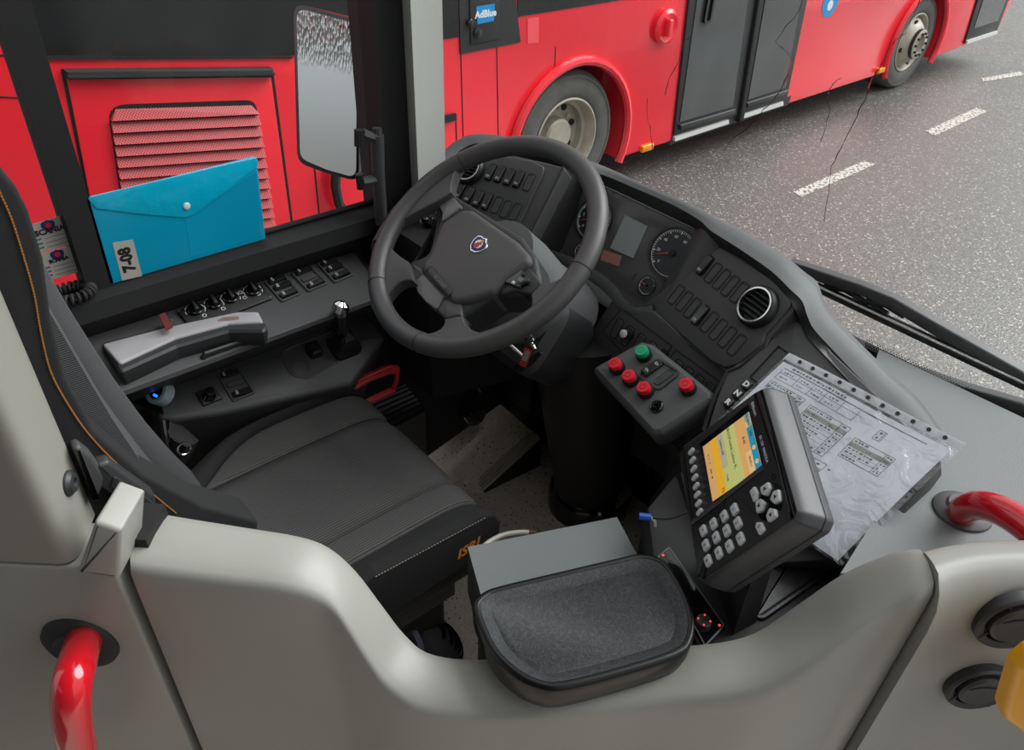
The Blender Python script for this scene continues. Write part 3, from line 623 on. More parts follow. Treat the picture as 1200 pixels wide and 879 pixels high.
crest = [o.lerp(i, .35) + V((0, 0, .006)) for o, i in zip(O_, I_)]; crest2 = [o.lerp(i, .72) + V((0, 0, .004)) for o, i in zip(O_, I_)]
back1 = [outw(p, .004, -.012) for p in O_]; back2 = [outw(p, .012, -.06) for p in O_]
obj('dash_rim', mb(loft([sm(back2), sm(back1), sm(O_), sm(crest), sm(crest2), sm(I_)])), K['dashtop'], dash, smooth=80)
I2 = [i.lerp(w, .12) + V((0, 0, -.006)) for i, w in zip(I_, Wl)]
obj('dash_recess', mb(loft([sm(I_), sm(I2), sm(Wl)])), K['dark'], dash, smooth=60)
# base panels
def face(pl, name, px, h0, h1, m, par=dash, bev=.003, r=.006, **kw): return obj(name, mb(slab(pl, rnd(pl.uvs(px), r), h0, h1, bev)), m, par, **kw)
face(LEp, 'left_base', [(452, 290), (474, 264), (532, 196), (563, 173), (640, 190), (662, 196), (618, 282), (560, 340), (500, 335), (455, 325)], -.05, -.004, K['dash'])
face(RPp, 'right_base', [(826, 268), (836, 283), (875, 303), (909, 328), (934, 356), (900, 396), (896, 408), (868, 431), (850, 436), (760, 372), (752, 358), (786, 330)], -.04, -.004, K['dash'])
face(LOp, 'lower_base', [(718, 350), (742, 364), (765, 364), (838, 427), (858, 434), (842, 470), (822, 500), (690, 418), (684, 402)], -.05, -.0, K['dash'])
face(RSp, 'side_base', [(931, 357), (940, 366), (975, 412), (1030, 464), (1094, 531), (1104, 540), (1056, 606), (1030, 650), (905, 660), (820, 530), (838, 470), (852, 432), (897, 405)], -.05, -.004, K['dash'])
# instrument binnacle: walls of the recess
h = .055
a = [LEp.hit((660, 193)), LEp.hit((640, 235)), LEp.hit((618, 281))]; b = [CLp.hit((688, 208)), CLp.hit((676, 250)), CLp.hit((655, 300))]
obj('recess_wall', mb(loft([a, b])), K['deep'], dash)
bot = [CLp.hit(q, h) for q in ((618, 281), (636, 289), (672, 303), (700, 318), (722, 336), (731, 350), (745, 361), (764, 358))]
botc = [CLp.hit(q) for q in ((655, 300), (664, 303), (684, 306), (705, 320), (726, 336), (738, 343), (752, 350), (766, 351))]
obj('recess_floor', mb(loft([bot, botc])), K['dark'], dash)
bot2 = [CLp.hit(q, h - .012) for q in ((610, 292), (630, 300), (668, 316), (694, 331), (714, 348), (722, 360), (742, 372), (770, 376))]
obj('bezel', mb(loft([cr(bot, 3), cr([(x + y) / 2 + CLp.n * .005 for x, y in zip(bot, bot2)], 3), cr(bot2, 3)])), K['dashtop'], dash, smooth=80)
rw = [CLp.hit(q) for q in ((814, 268), (790, 310), (766, 351))]; rcx = [CLp.hit(q, .035) for q in ((828, 262), (803, 308), (772, 362))]; rr_ = [RPp.hit(q) for q in ((846, 286), (812, 322), (772, 366))]
obj('bezel', mb(loft([cr(rw, 4), cr([x.lerp(y, .85) for x, y in zip(rw, rcx)], 4), cr([x.lerp(y, .35) + RPp.n * .006 for x, y in zip(rcx, rr_)], 4), cr(rr_, 4)])), K['dash'], dash, smooth=80)
# cluster
clu = face(CLp, 'instrument_cluster', [(688, 210), (712, 219), (816, 268), (816, 281), (769, 353), (757, 354), (655, 303), (668, 262)], -.01, .002, K['cluster'])
obj('cluster_edge', mb(tube([CLp.hit(q, .003) for q in ((690, 211), (712, 220), (815, 269))], .002, 6)), K['silver'], clu)
def gauge(px, r, nums, a_of, need, nt=41, size=.009, a0=225, a1=-45):
    u0, v0 = CLp.uv(px)
    g = obj('gauge', mb(lathe(CLp, [(r, .002), (r, .007), (r * .93, .007), (r * .9, .0035), (0, .0035)], 40, u0, v0)), K['dial'], clu)
    m = MB()
    for i in range(nt):
        a = rad(a0 + (a1 - a0) * i / (nt - 1)); c, s = math.cos(a), math.sin(a); w = .0006 if i % 5 else .0011; r0, r1 = r * (.80 if i % 5 else .76), r * .86
        m.add(slab(CLp, [(u0 + c * r0 - s * w, v0 + s * r0 + c * w), (u0 + c * r0 + s * w, v0 + s * r0 - c * w), (u0 + c * r1 + s * w, v0 + s * r1 - c * w), (u0 + c * r1 - s * w, v0 + s * r1 + c * w)], .0036, .0039))
    m.add(frame(CLp, circ(r * .89, 40, u0, v0), .0007, .0036, .0039))
    obj('scale', m, K['white'], g)
    for n_ in nums:
        a = rad(a_of(n_)); text(str(n_), size, CLp, u0 + r * .62 * math.cos(a), v0 + r * .62 * math.sin(a), .004, K['white'], g, name='numeral')
    a = rad(need); obj('needle', mb(tube([CLp.at(u0, v0, .006), CLp.at(u0 + r * .7 * math.cos(a), v0 + r * .7 * math.sin(a), .006)], [.0016, .0006], 6)), K['needle'], g)
    obj('needle_cap', mb(lathe(CLp, [(r * .13, .003), (r * .12, .009), (0, .009)], 16, u0, v0)), K['gloss'], g)
gauge((789, 297), .056, (0, 20, 40, 60, 80, 100, 120), lambda n_: 230 - 2.1 * n_, 205)
gauge((697, 257), .050, (0, 5, 10, 15, 20, 25), lambda n_: 230 - 10 * n_, 205)
gauge((759, 335), .021, (), None, 170, 11, .005, 200, 20)
gauge((682, 295), .019, (), None, 170, 11, .005, 200, 20)
obj('display', mb(slab(CLp, CLp.uvs([(733.7, 252.5), (760, 265.5), (743, 303), (716, 291)]), .002, .0045)), K['lcd'], clu)
obj('display', mb(slab(CLp, CLp.uvs([(708, 293), (729, 300), (726, 312.5), (704, 305)]), .002, .003)), K['warmdisplay'], clu)
for q in ((710, 222), (720, 226), (733, 231), (760, 244), (745, 322), (742, 326)):
    u0, v0 = CLp.uv(q); obj('telltale', mb(slab(CLp, rrect(.007, .006, .0015, 2, u0, v0), .002, .003)), K['dark'], clu)
# switches: shared meshes
bl = mb(rings(LOC, rrect(.0168, .0402, .0055), [(0, -.004), (0, .0003), (.0012, .0016), (.0022, .0008)])); M_blank = local_mesh('switch_blank', bl, K['dash'])
M_ring = local_mesh('switch_well', mb(frame(LOC, rrect(.0225, .046, .008), .002, -.002, .0006)), K['deep'])
sec = [(-.021, .0025), (-.019, .0085), (-.009, .0075), (.009, .0058), (.0195, .0045), (.021, .001)]
rk = MB(); rows = []
for y, z in sec: rows.append([V((-.0088, y, -.002)), V((-.0088, y, z - .0014)), V((-.0074, y, z)), V((.0074, y, z)), V((.0088, y, z - .0014)), V((.0088, y, -.002))])
rk.add(loft_solid(rows)); M_rock = local_mesh('rocker_switch', rk, K['rocker'])
M_icon = local_mesh('icon', mb(frame(LOC, rrect(.006, .0045, .001, 2), .0008, 0, .0002), slab(LOC, rect(.0012, .003, .005, .0), 0, .0002)), K['white'])
def sw(pl, px, kind, par=dash, h=0, rot=0, sc=1, icon=True, uv=None):
    u0, v0 = uv or pl.uv(px)
    w = link('switch_well', M_ring, pl.M(u0, v0, h, rot, (sc, sc, 1)), par)
    o = link('switch_blank' if kind == 'b' else 'rocker_switch', M_blank if kind == 'b' else M_rock, pl.M(u0, v0, h, rot, (sc, sc, 1)), par)
    if kind == 'r' and icon: link('icon', M_icon, pl.M(u0, v0 , h + .0008, rot, (sc, sc, 1)) @ Matrix.Translation((0, -.0125, .0078)), o)
    return o
rp_ = face(RPp, 'right_switch_panel', [(844, 289), (873, 305), (907, 330), (929, 356), (897, 392), (894, 404), (866, 427), (850, 431), (835, 424), (765, 364), (780, 346)], -.01, .002, K['dash'], r=.012)
uA, vA = RPp.uv((826.7, 312)); sw(RPp, None, 'r', rp_, .002, uv=(uA, vA + .001))
for i in range(4): sw(RPp, None, 'b', rp_, .002, uv=(-.0405 + .0268 * i, -.0545))
for i in range(8): sw(RPp, None, 'r' if i == 3 else 'b', rp_, .002, uv=(-.082 + .0277 * i, -.132))
def vent(pl, px, r, par):
    u0, v0 = pl.uv(px); g = obj('air_vent', mb(lathe(pl, [(r * 1.24, .0), (r * 1.22, .012), (r * 1.1, .018), (r * 1.0, .018), (r * .9, .006), (0, .002)], 36, u0, v0)), K['black'], par)
    obj('vent_ring', mb(lathe(pl, [(r * 1.04, .017), (r * 1.03, .0205), (r * .94, .0205), (r * .92, .017)], 40, u0, v0, False)), K['chrome'], g)
    for i in range(6):
        y = r * (-.72 + 1.44 * i / 5); w = math.sqrt(max(.02, .88 ** 2 - (y / r) ** 2)) * r
        obj('vent_slat', mb(hexa([pl.at(u0 - w, v0 + y, .006), pl.at(u0 + w, v0 + y, .006), pl.at(u0 + w, v0 + y + .002, .006), pl.at(u0 - w, v0 + y + .002, .006)], [pl.at(u0 - w, v0 + y + .005, .016), pl.at(u0 + w, v0 + y + .005, .016), pl.at(u0 + w, v0 + y + .0065, .016), pl.at(u0 - w, v0 + y + .0065, .016)])), K['dark'], g)
    return g
vent(RPp, (890, 361), .033, rp_)
# lower panel behind the control box
g1 = obj('switch_row_frame', mb(frame(LOp, LOp.uvs([(728.5, 361), (788, 405), (764, 450), (706, 388)]), .0012, -.002, .0012)), K['deep'], dash)
g2 = obj('switch_row_frame', mb(frame(LOp, LOp.uvs([(792, 409), (844, 447), (824, 480), (772, 440)]), .0012, -.002, .0012)), K['deep'], dash)
for i, k in enumerate('bbbbr'):
    a, b = V(LOp.uv((723, 385))), V(LOp.uv((775, 422))); q = a.lerp(b, i / 4); sw(LOp, None, k, g1, .0, uv=(q.x, q.y), icon=False)
for i, k in enumerate('bbbb'):
    a, b = V(LOp.uv((792, 434))), V(LOp.uv((828, 461))); q = a.lerp(b, i / 3); sw(LOp, None, k, g2, .0, uv=(q.x, q.y))
u0, v0 = LOp.uv((734, 391.5), .012); lighter = obj('push_knob', mb(lathe(LOp, [(.012, 0), (.012, .012), (.0095, .013), (.0095, .02)], 18, u0, v0)), K['black'], dash)
obj('knob_cap', mb(lathe(LOp, [(.009, .019), (.0088, .023), (.005, .025), (0, .025)], 18, u0, v0)), K['offwhite'], lighter)
# left panel
lp_ = face(LEp, 'left_switch_panel', [(541, 176), (590, 183), (625, 189), (638, 196), (636, 207), (604, 274), (575, 312), (512, 268), (522, 240), (531, 205)], -.01, .002, K['dash'], r=.01)
for q, k in (((575.5, 202.5), 'r'), ((586.5, 205), 'r'), ((597.7, 208.3), 'r'), ((608.5, 211), 'r'), ((620, 214.5), 'b'), ((529, 220), 'r'), ((540, 225), 'r'), ((551, 229.5), 'r'), ((561.5, 233.7), 'r'), ((571.5, 237), 'r'), ((582.5, 241), 'b'), ((593, 245.7), 'b'), ((604, 249), 'b')): sw(LEp, q, k, lp_, .002, sc=.92)
vent(LEp, (552, 200), .03, lp_)
hl = face(LEp, 'headlight_panel', [(498, 236), (477, 273), (478, 289), (500, 300), (535, 312), (530, 262)], -.01, .006, K['dash'], r=.012)
obj('headlight_frame', mb(frame(LEp, LEp.uvs([(502, 248), (514, 252), (508, 281), (488, 275)]), .0012, .005, .0075)), K['deep'], hl)
u0, v0 = LEp.uv((505, 270)); kn = obj('headlight_knob', mb(lathe(LEp, [(.02, .006), (.018, .02), (.012, .022), (0, .022)], 24, u0, v0)), K['black'], hl)
u0, v0 = LEp.uv((505, 261), .02); kb = obj('knob_grip', mb(slab(LEp, rrect(.03, .02, .005, 4, u0, v0), .014, .04, .004)), K['gloss'], kn)
lname(kb, 'black headlight knob with white symbols'); link('icon', M_icon, LEp.M(u0 - .004, v0 + .002, .0402, 0, (1.3, 1.3, 1)), kn)
# gear selector and slot on the side panel
for q, s in (((854, 473), 'R'), ((865, 463), 'N'), ((875.5, 452.5), 'D')):
    u0, v0 = RSp.uv(q); b_ = obj('gear_button', mb(slab(RSp, rrect(.0165, .0165, .003, 3, u0, v0), -.002, .007, .0015)), K['gloss'], dash)
    text(s, .0145, RSp, u0, v0, .0074, K['white'], b_, bold=.0006)
obj('slot_cover', mb(frame(RSp, RSp.uvs([(912, 404), (926, 414), (893, 452), (878, 441)]), .0015, -.006, -.001)), K['deep'], dash)
obj('side_groove', mb(tube([RSp.hit(q, -.004) for q in ((931, 360), (896, 396), (894, 406), (867, 430), (852, 436), (838, 462), (824, 505))], .0035, 6)), K['deep'], dash)
# body below: knee panels
obj('left_body', mb(loft_solid([[V((.84, 1.24, z)), V((1.05, 1.18, z)), V((1.08, 1.40, z)), V((.92, 1.44, z)), V((.84, 1.44, z))] for z in (.45, .86)])), K['deep'], dash)
obj('knee_panel', mb(hexa([V((1.22, .72, .3)), V((1.36, .72, .3)), V((1.36, 1.42, .3)), V((1.22, 1.42, .3))], [V((1.13, .75, .74)), V((1.36, .75, .80)), V((1.36, 1.42, .82)), V((1.10, 1.42, .78))])), K['deep'], dash)
obj('right_body', mb(hexa([V((1.15, .30, -.0)), V((1.36, .10, -.0)), V((1.36, .78, -.0)), V((1.15, .74, -.0))], [V((1.10, .30, .70)), V((1.34, .14, .80)), V((1.36, .76, .80)), V((1.08, .70, .68))])), K['deep'], dash)
obj('toe_board', mb(box((1.30, 1.16, .0), (1.39, 1.48, .32))), K['deep'], dash)
obj('side_lining', mb(box((.74, 1.485, .0), (1.36, 1.498, .62))), K['deep'], dash)
obj('knee_block', mb(rbox((1.18, 1.25, .22), (1.34, 1.37, .5), .01)), K['black'], dash)

# ================================================================ steering column and wheel
WHp = Pl((.824, 1.032, .975), 0, 55.4)
col = thing('steering_column', 'tall black steering column rising from its round foot on the floor', 'steering column', (1.22, 1.045, 0))
def ell(c, rx, ry, n=24, tilt=None):
    return [V((c[0] + rx * math.cos(2 * math.pi * i / n), c[1] + ry * math.sin(2 * math.pi * i / n), c[2])) for i in range(n)]
obj('pedestal', mb(loft_solid([ell((1.235, 1.04, .03), .10, .095), ell((1.22, 1.03, .12), .105, .095), ell((1.16, 1.00, .40), .125, .12), ell((1.12, .99, .60), .135, .13), ell((1.08, .99, .70), .12, .12)])), K['black'], col)
obj('foot', mb(loft_solid([ell((1.24, 1.035, .0), .125, .118), ell((1.24, 1.035, .055), .125, .118), ell((1.24, 1.037, .075), .115, .108), ell((1.238, 1.04, .09), .10, .095)])), K['gloss'], col)
ax = WHp.n
def disc(h, r, ry=None): return [WHp.at(r * math.cos(2 * math.pi * i / 28), (ry or r) * math.sin(2 * math.pi * i / 28), h) for i in range(28)]
obj('shroud', mb(loft_solid([disc(-.05, .085), disc(-.07, .088), disc(-.12, .098), disc(-.20, .105), [p + V((.03, 0, 0)) for p in disc(-.30, .11)]])), K['dashtop'], col)
obj('lower_shroud', mb(rings(Pl(WHp.at(0, -.04, -.25), 0, 40), rrect(.24, .18, .05), [(.03, -.14), (.0, -.08), (0, .02), (.02, .04)])), K['dark'], col)
obj('stalk', mb(tube([onx((595, 402), .84), onx((612, 417), .86)], .004, 8)), K['steel'], col)
obj('stalk', mb(tube([onx((606, 432), .86), onx((620, 425), .87), onx((634, 413), .88)], [.009, .008, .004], 8)), K['gloss'], col)
stw = thing('steering_wheel', 'large four-spoke charcoal steering wheel with crest badge on its hub', 'steering wheel', WHp.at(0, 0, -.06))
RR = .2305
def rimpt(a, r=RR, h=0): return WHp.at(r * math.cos(a), r * math.sin(a), h)
obj('rim', mb(tube([rimpt(2 * math.pi * i / 96) for i in range(96)], .0195, 20, closed=True)), K['wheel'], stw, smooth=80)
for q in ((441, 333), (489, 407), (541, 187), (703, 320)):
    u0, v0 = WHp.uv(q); a = math.atan2(v0, u0); t_ = V((0, 0, 0)); c_ = rimpt(a); rd_ = (c_ - WHp.o).normalized()
    obj('rim_seam', mb(tube([c_ + rd_ * .0197 * math.cos(k * math.pi / 10) + WHp.n * .0197 * math.sin(k * math.pi / 10) for k in range(20)], .0009, 5, closed=True)), K['deep'], stw)
def wslab(name, px, h0, h1, m, bev=.006, r=.008, par=stw, **kw): return obj(name, mb(slab(WHp, rnd(WHp.uvs(px, h1), r), h0, h1, bev)), m, par, smooth=45, **kw)
HP = -.012
hubo = wslab('hub_pad', [(516, 260), (540, 244), (553, 244.5), (605, 281), (620, 297), (621, 307), (590, 329), (577, 342), (551, 351), (530, 354.5), (493, 316), (494, 308), (501, 299)], -.07, HP + .008, K['hub'], .012, .02)
wslab('hub_base', [(512, 238), (528, 225), (552, 240), (612, 277), (628, 300), (634, 330), (612, 345), (580, 346), (541, 372), (510, 364), (482, 330), (478, 306), (500, 296)], -.08, HP - .006, K['dark'], .01, .012)
def spoke(h1, c1, r1, r2, c2, h2):
    g = lambda p: V(WHp.uv(p, .004)); H1, C1, C2, H2 = g(h1), g(c1), g(c2), g(h2); R1, R2 = g(r1).normalized() * (RR - .004), g(r2).normalized() * (RR - .004)
    bz_ = lambda a, b, c: [a * (1 - t) ** 2 + b * 2 * t * (1 - t) + c * t * t for t in [k / 8 for k in range(9)]]
    a1, a2 = math.atan2(R1.y, R1.x), math.atan2(R2.y, R2.x); d = (a2 - a1 + math.pi) % (2 * math.pi) - math.pi
    q = bz_(H1, C1, R1) + [V(((RR - .004) * math.cos(a1 + d * k / 6), (RR - .004) * math.sin(a1 + d * k / 6))) for k in range(1, 6)] + bz_(R2, C2, H2)
    return obj('spoke', mb(slab(WHp, [tuple(x) for x in q], -.020, .004, .003)), K['wheel'], stw, smooth=45)
spoke((512, 236), (498, 242), (460, 262), (540, 192), (526, 212), (528.5, 225))
spoke((485.5, 330), (466, 322), (452, 352), (447, 284), (466, 300), (478, 306))
spoke((542, 370), (545, 394), (592, 406), (476, 394), (522, 394), (521, 373.5))
spoke((634.5, 331), (656, 336), (700, 296), (606, 402), (628, 368), (622, 345))
ins = wslab('spoke_insert', [(513, 239), (528, 227), (541, 242), (517, 260), (518, 249)], -.04, HP + .002, K['silver'], .003, .004); lname(ins, 'light grey insert between rim and hub')
ins = wslab('spoke_insert', [(485, 330), (496, 320), (520, 347), (511, 363), (498, 353), (489, 342)], -.04, HP + .0, K['silver'], .003, .006); lname(ins, 'light grey insert between the lower spokes')
wslab('spoke_root', [(478, 306), (494, 313), (498, 322), (485, 331)], -.05, HP, K['wheel'], .006, .006)
wslab('spoke_root', [(511, 363), (520, 349), (541, 355), (542, 371), (521, 374)], -.05, HP, K['wheel'], .006, .006)
wslab('spoke_root', [(588, 332), (618, 311), (624, 317), (635, 331), (622, 345), (604, 341), (584, 345)], -.05, HP - .002, K['dark'], .006, .006)
cs = wslab('cruise_switches', [(590, 330), (611, 315), (621, 328), (608, 337)], -.02, HP + .004, K['gloss'], .002, .003)
for q in ((608, 326), (600, 329), (611, 319), (616, 327), (606, 333)):
    u0, v0 = WHp.uv(q); obj('cruise_button', mb(slab(WHp, rrect(.012 if q == (608, 326) else .007, .009 if q == (608, 326) else .006, .002, 3, u0, v0), HP, HP + .0075, .001)), K['silver'] if q == (608, 326) else K['keys'] if q[0] < 605 else K['dark'], cs)
# airbag lettering plate and crest
lp = WHp.uvs([(498, 312), (529, 349)], HP + .008); an = math.atan2(lp[1][1] - lp[0][1], lp[1][0] - lp[0][0])
u0, v0 = WHp.uv((514, 330), HP + .008)
qq = [(u0 + x * math.cos(an) - y * math.sin(an), v0 + x * math.sin(an) + y * math.cos(an)) for x, y in rrect(.092, .02, .006)]
obj('label_groove', mb(frame(WHp, qq, .0008, HP + .006, HP + .0087)), K['black'], hubo)
text('SCANIA', .0125, WHp, u0 + .004, v0 + .001, HP + .0086, K['silver'], hubo, rot=an, name='lettering')
u0, v0 = WHp.uv((562, 286.5), HP + .008); erot = rad(-18)
EP = WHp.off(0); EP.o = WHp.at(u0, v0, HP + .008); eu = WHp.u * math.cos(erot) + WHp.v * math.sin(erot); ev = -WHp.u * math.sin(erot) + WHp.v * math.cos(erot); EP.u, EP.v = eu, ev
sh = [(0, -.021), (.012, -.016), (.019, -.006), (.021, .007), (.014, .013), (.007, .0135), (0, .018), (-.007, .0135), (-.014, .013), (-.021, .007), (-.019, -.006), (-.012, -.016)]
em = obj('crest', mb(slab(EP, rnd(sh, .003), -.001, .002, .001)), K['chrome'], hubo); lname(em, 'silver, navy and red crest badge')
obj('crest_field', mb(slab(EP, rnd([(x * .84, y * .84 - .0004) for x, y in sh], .003), .002, .0026)), K['navy'], em)
obj('crest_field', mb(slab(EP, circ(.0098, 24, 0, -.001), .0026, .003)), K['white'], em)
# griffin-like beast on the round field: head, beak, crown and neck as small raised shapes
gm = mb(slab(EP, rnd([(-.006, -.009), (.004, -.0095), (.006, -.004), (.0035, .0005), (.005, .002), (.0075, .001), (.0065, .0035), (.003, .0055), (-.001, .0045), (-.002, .001), (-.006, -.001), (-.0035, -.003), (-.007, -.005)], .001), .003, .0036)); obj('crest_beast', gm, K['crestred'], em)
obj('crest_crown', mb(slab(EP, [(-.002, .0048), (.0035, .0062), (.0055, .011), (.003, .0088), (.0018, .0118), (.0, .0085), (-.0025, .0105)], .003, .0037)), K['crestgold'], em)
# keys in the column
kb = thing('key_ring', 'small key bunch with red tag hanging from the steering column', 'keys', onx((613, 425), .80))
kx = .80
obj('key_tag', mb(hexa([onx(q, kx) for q in ((608, 428), (616, 431), (624, 411), (615, 407))], [onx(q, kx - .006) for q in ((608, 428), (616, 431), (624, 411), (615, 407))])), K['redplastic'], kb)
obj('tag_window', mb(hexa([onx(q, kx - .006) for q in ((611, 422), (617, 424), (622, 412), (616, 410))], [onx(q, kx - .008) for q in ((611, 422), (617, 424), (622, 412), (616, 410))])), K['sticker'], kb)
cc = onx((621, 398), kx); obj('split_ring', mb(tube([cc + V((0, .011 * math.cos(k * .5236), .011 * math.sin(k * .5236))) for k in range(12)], .0016, 6, closed=True)), K['chrome'], kb)
obj('key', mb(tube([onx((618, 394), kx), onx((619, 404), kx)], .006, 8)), K['black'], kb)
obj('key', mb(tube([onx((623, 402), kx), onx((627, 409), kx)], .003, 6)), K['steel'], kb)

# ================================================================ push-button control box
CBp = Pl(onx((765, 450), .97), -7, 56)
cb = thing('control_box', 'dark grey push-button box with red and green buttons in front of the dashboard', 'control panel', CBp.at(0, 0, -.06))
obj('case', mb(rings(CBp, rnd(CBp.uvs([(691, 431), (751, 398), (764, 401), (836, 459), (836, 469), (775, 508), (763, 509)]), [.012, .01, .01, .01, .01, .01, .012]), [(.006, -.055), (0, -.045), (0, -.012), (.003, -.005), (.010, 0)])), K['dashtop'], cb)
obj('bracket', mb(hexa([CBp.at(-.02, -.05, -.22), CBp.at(.09, -.05, -.22), CBp.at(.09, .04, -.25), CBp.at(-.02, .04, -.25)], [CBp.at(-.02, -.055, -.05), CBp.at(.09, -.055, -.05), CBp.at(.09, .045, -.05), CBp.at(-.02, .045, -.05)])), K['black'], cb)
for q, m_ in (((751, 410), 'greenbtn'), ((719.5, 425), 'redbtn'), ((735.5, 439), 'redbtn'), ((753, 453), 'redbtn'), ((803, 449), 'redbtn')):
    u0, v0 = CBp.uv(q, .024); c_ = obj('button_collar', mb(lathe(CBp, [(.0155, 0), (.0155, .011), (.0145, .0125), (.0125, .0125), (.0125, .01)], 24, u0, v0)), K['black'], cb)
    bt = obj('push_button', mb(lathe(CBp, [(.0128, .009), (.0128, .022), (.0115, .024), (0, .0242)], 24, u0, v0)), K[m_], c_); lname(bt, 'green push button' if m_ == 'greenbtn' else 'red push button')
    obj('button_mark', mb(frame(CBp, circ(.0055, 16, u0, v0), .0008, .0242, .0245)), mat('red_mark', (120, 10, 22), .5) if m_ == 'redbtn' else mat('green_mark', (8, 110, 76), .5), c_)
obj('rocker_frame', mb(frame(CBp, rnd(CBp.uvs([(746, 440), (772.5, 420), (800, 437), (772, 459)]), .012), .004, 0, .004)), K['dash'], cb)
def cbr(px, h0, h1): return CBp.uvs(px, (h0 + h1) / 2)
ctr = V(CBp.uv((765, 432))); ctr2 = V(CBp.uv((778, 442.5)))
ln = V(CBp.uv((776, 424))) - V(CBp.uv((754, 440))); an = math.atan2(ln.y, ln.x) - math.pi / 2
r_ = link('rocker_switch', M_rock, CBp.M(ctr.x, ctr.y, .002, an, (1.0, .98, 1)), cb)
for dy in (-.011, .011): link('icon', M_icon, CBp.M(ctr.x, ctr.y, .009 - dy * .12, an) @ Matrix.Translation((0, dy, 0)), r_)
link('switch_blank', M_blank, CBp.M(ctr2.x, ctr2.y, .001, an, (1.0, .98, 1)), cb)
u0, v0 = CBp.uv((770, 477)); kn = obj('round_jack', mb(lathe(CBp, [(.0125, 0), (.0125, .005), (.0105, .007), (.008, .005), (.0075, .008), (.004, .008), (.0035, .003), (0, .003)], 24, u0, v0)), K['gloss'], cb)

# ================================================================ side console under the window
con = thing('side_console', 'dark side console with heater dials, rocker switches and gear lever under the side window', 'console', (.5, 1.33, .0))
STp = axes((.5, 1.355, .78), (1, 0, 0), (0, .956, .294))
a1, a2 = STp.uv((408, 293)), STp.uv((437, 326))
prf = lambda x0, x1, x2: [V((x0, 1.285, .7585)), V((x0, 1.283, .750)), V((x1, 1.30, .735)), V((x2, 1.395, .65)), V((x2, 1.42, .63)), V((x2, 1.498, .63)), V((x2, 1.498, .815)), V((x1, 1.43, .802)), V((x0, 1.29, .761))]
xe = .5 + a2[0]
obj('upper_body', mb(loft_solid([prf(-.05, -.05, -.05), prf(xe - .012, xe + .0, xe + .03), prf(xe - .004, xe + .006, xe + .04)])), K['dash'], con)
SHp = axes((.5, 1.35, .627), (1, 0, 0), (0, .884, .468))
b1, b2 = SHp.uv((430, 367)), SHp.uv((452, 396))
obj('lower_body', mb(slab(SHp, rnd([SHp.uv((172, 440)), SHp.uv((186, 492)), SHp.uv((204, 493)), SHp.uv((263, 485)), SHp.uv((413, 451)), b2, b1, (b1[0], .10), (-.35, .10)], .012), -.42, 0, .012)), K['dash'], con)
hv = obj('climate_panel', mb(slab(STp, rnd(STp.uvs([(207, 366), (305.5, 334), (320, 351), (226, 388)]), .003), 0, .006, .0015)), K['black'], con)
for q in ((229, 366), (251, 359), (270.5, 352), (296.5, 343.5)):
    u0, v0 = STp.uv(q); kn = obj('heater_knob', mb(lathe(STp, [(.0155, .006), (.015, .012), (.012, .013), (0, .013)], 24, u0, v0)), K['gloss'], hv)
    obj('knob_grip', mb(slab(STp, [(u0 - .004, v0 - .013), (u0 + .004, v0 - .013), (u0 + .003, v0 + .0135), (u0 - .003, v0 + .0135)], .012, .024, .002)), K['black'], kn)
    obj('scale_arc', mb(*[slab(STp, circ(.0195, 12, u0, v0, a0=a, a1=a + .45, close=False) + list(reversed(circ(.0182, 12, u0, v0, a0=a, a1=a + .45, close=False))), .006, .0064) for a in (-.6, .1, .8, 1.5, 2.2, 2.9)]), K['white'], hv)
for q in ((282, 345), (287, 351), (262, 364), (240, 372), (303, 347)):
    u0, v0 = STp.uv(q); obj('symbol', mb(frame(STp, circ(.0045, 8, u0, v0), .0009, .006, .0064)), K['white'], hv)
for q in ((210, 367), (304, 336.5), (317, 350), (228, 385)):
    u0, v0 = STp.uv(q); obj('screw', mb(lathe(STp, [(.002, .006), (.0018, .007), (0, .007)], 8, u0, v0)), K['steel'], hv)
def group(pl, fr, items, par):
    f_ = obj('switch_frame', mb(rings(pl, rnd(pl.uvs(fr), .006), [(0, 0), (0, .003), (.0012, .004), (.004, .004), (.0055, .001)])), K['dash'], par)
    c = [V(pl.uv(q)) for q in fr]; an = math.atan2((c[1] - c[0]).y, (c[1] - c[0]).x)
    for q, k in items:
        u0, v0 = pl.uv(q); o = link('rocker_switch' if k == 'r' else 'switch_blank', M_rock if k == 'r' else M_blank, pl.M(u0, v0, .003, an + math.pi / 2, (.72, .92, 1)), f_)
        if k == 'r': link('icon', M_icon, pl.M(u0, v0, .011, an + math.pi / 2) @ Matrix.Translation((0, .0105, -.0015)), o)
group(STp, [(309, 331), (333, 322.5), (353.5, 345), (330, 355)], [((324.5, 329.5), 'r'), ((331, 336.5), 'r'), ((338, 345.5), 'r')], con)
group(STp, [(341, 321.5), (364, 312.5), (385, 333), (361, 343)], [((355.5, 319), 'r'), ((362.5, 326.5), 'b'), ((370, 334), 'r')], con)
group(STp, [(371, 309.5), (393, 302), (415, 322.5), (392, 333)], [((385.5, 309), 'r'), ((392, 315.5), 'r'), ((399.5, 323.5), 'r')], con)
group(SHp, [(253, 438), (280, 430.5), (300, 461), (273, 472)], [((268.5, 439.5), 'r'), ((276, 450), 'b'), ((283.5, 461), 'r')], con)
obj('lever_plate', mb(rings(SHp, rnd(SHp.uvs([(325, 412), (405, 381), (425, 394), (423, 411), (360, 445), (340, 440)]), .03), [(0, -.001), (0, .002), (.003, .003), (.005, .0015)])), K['dash'], con)
gl = SHp.hit((403, 407)); gt = ony((399, 361), gl.y - .07)
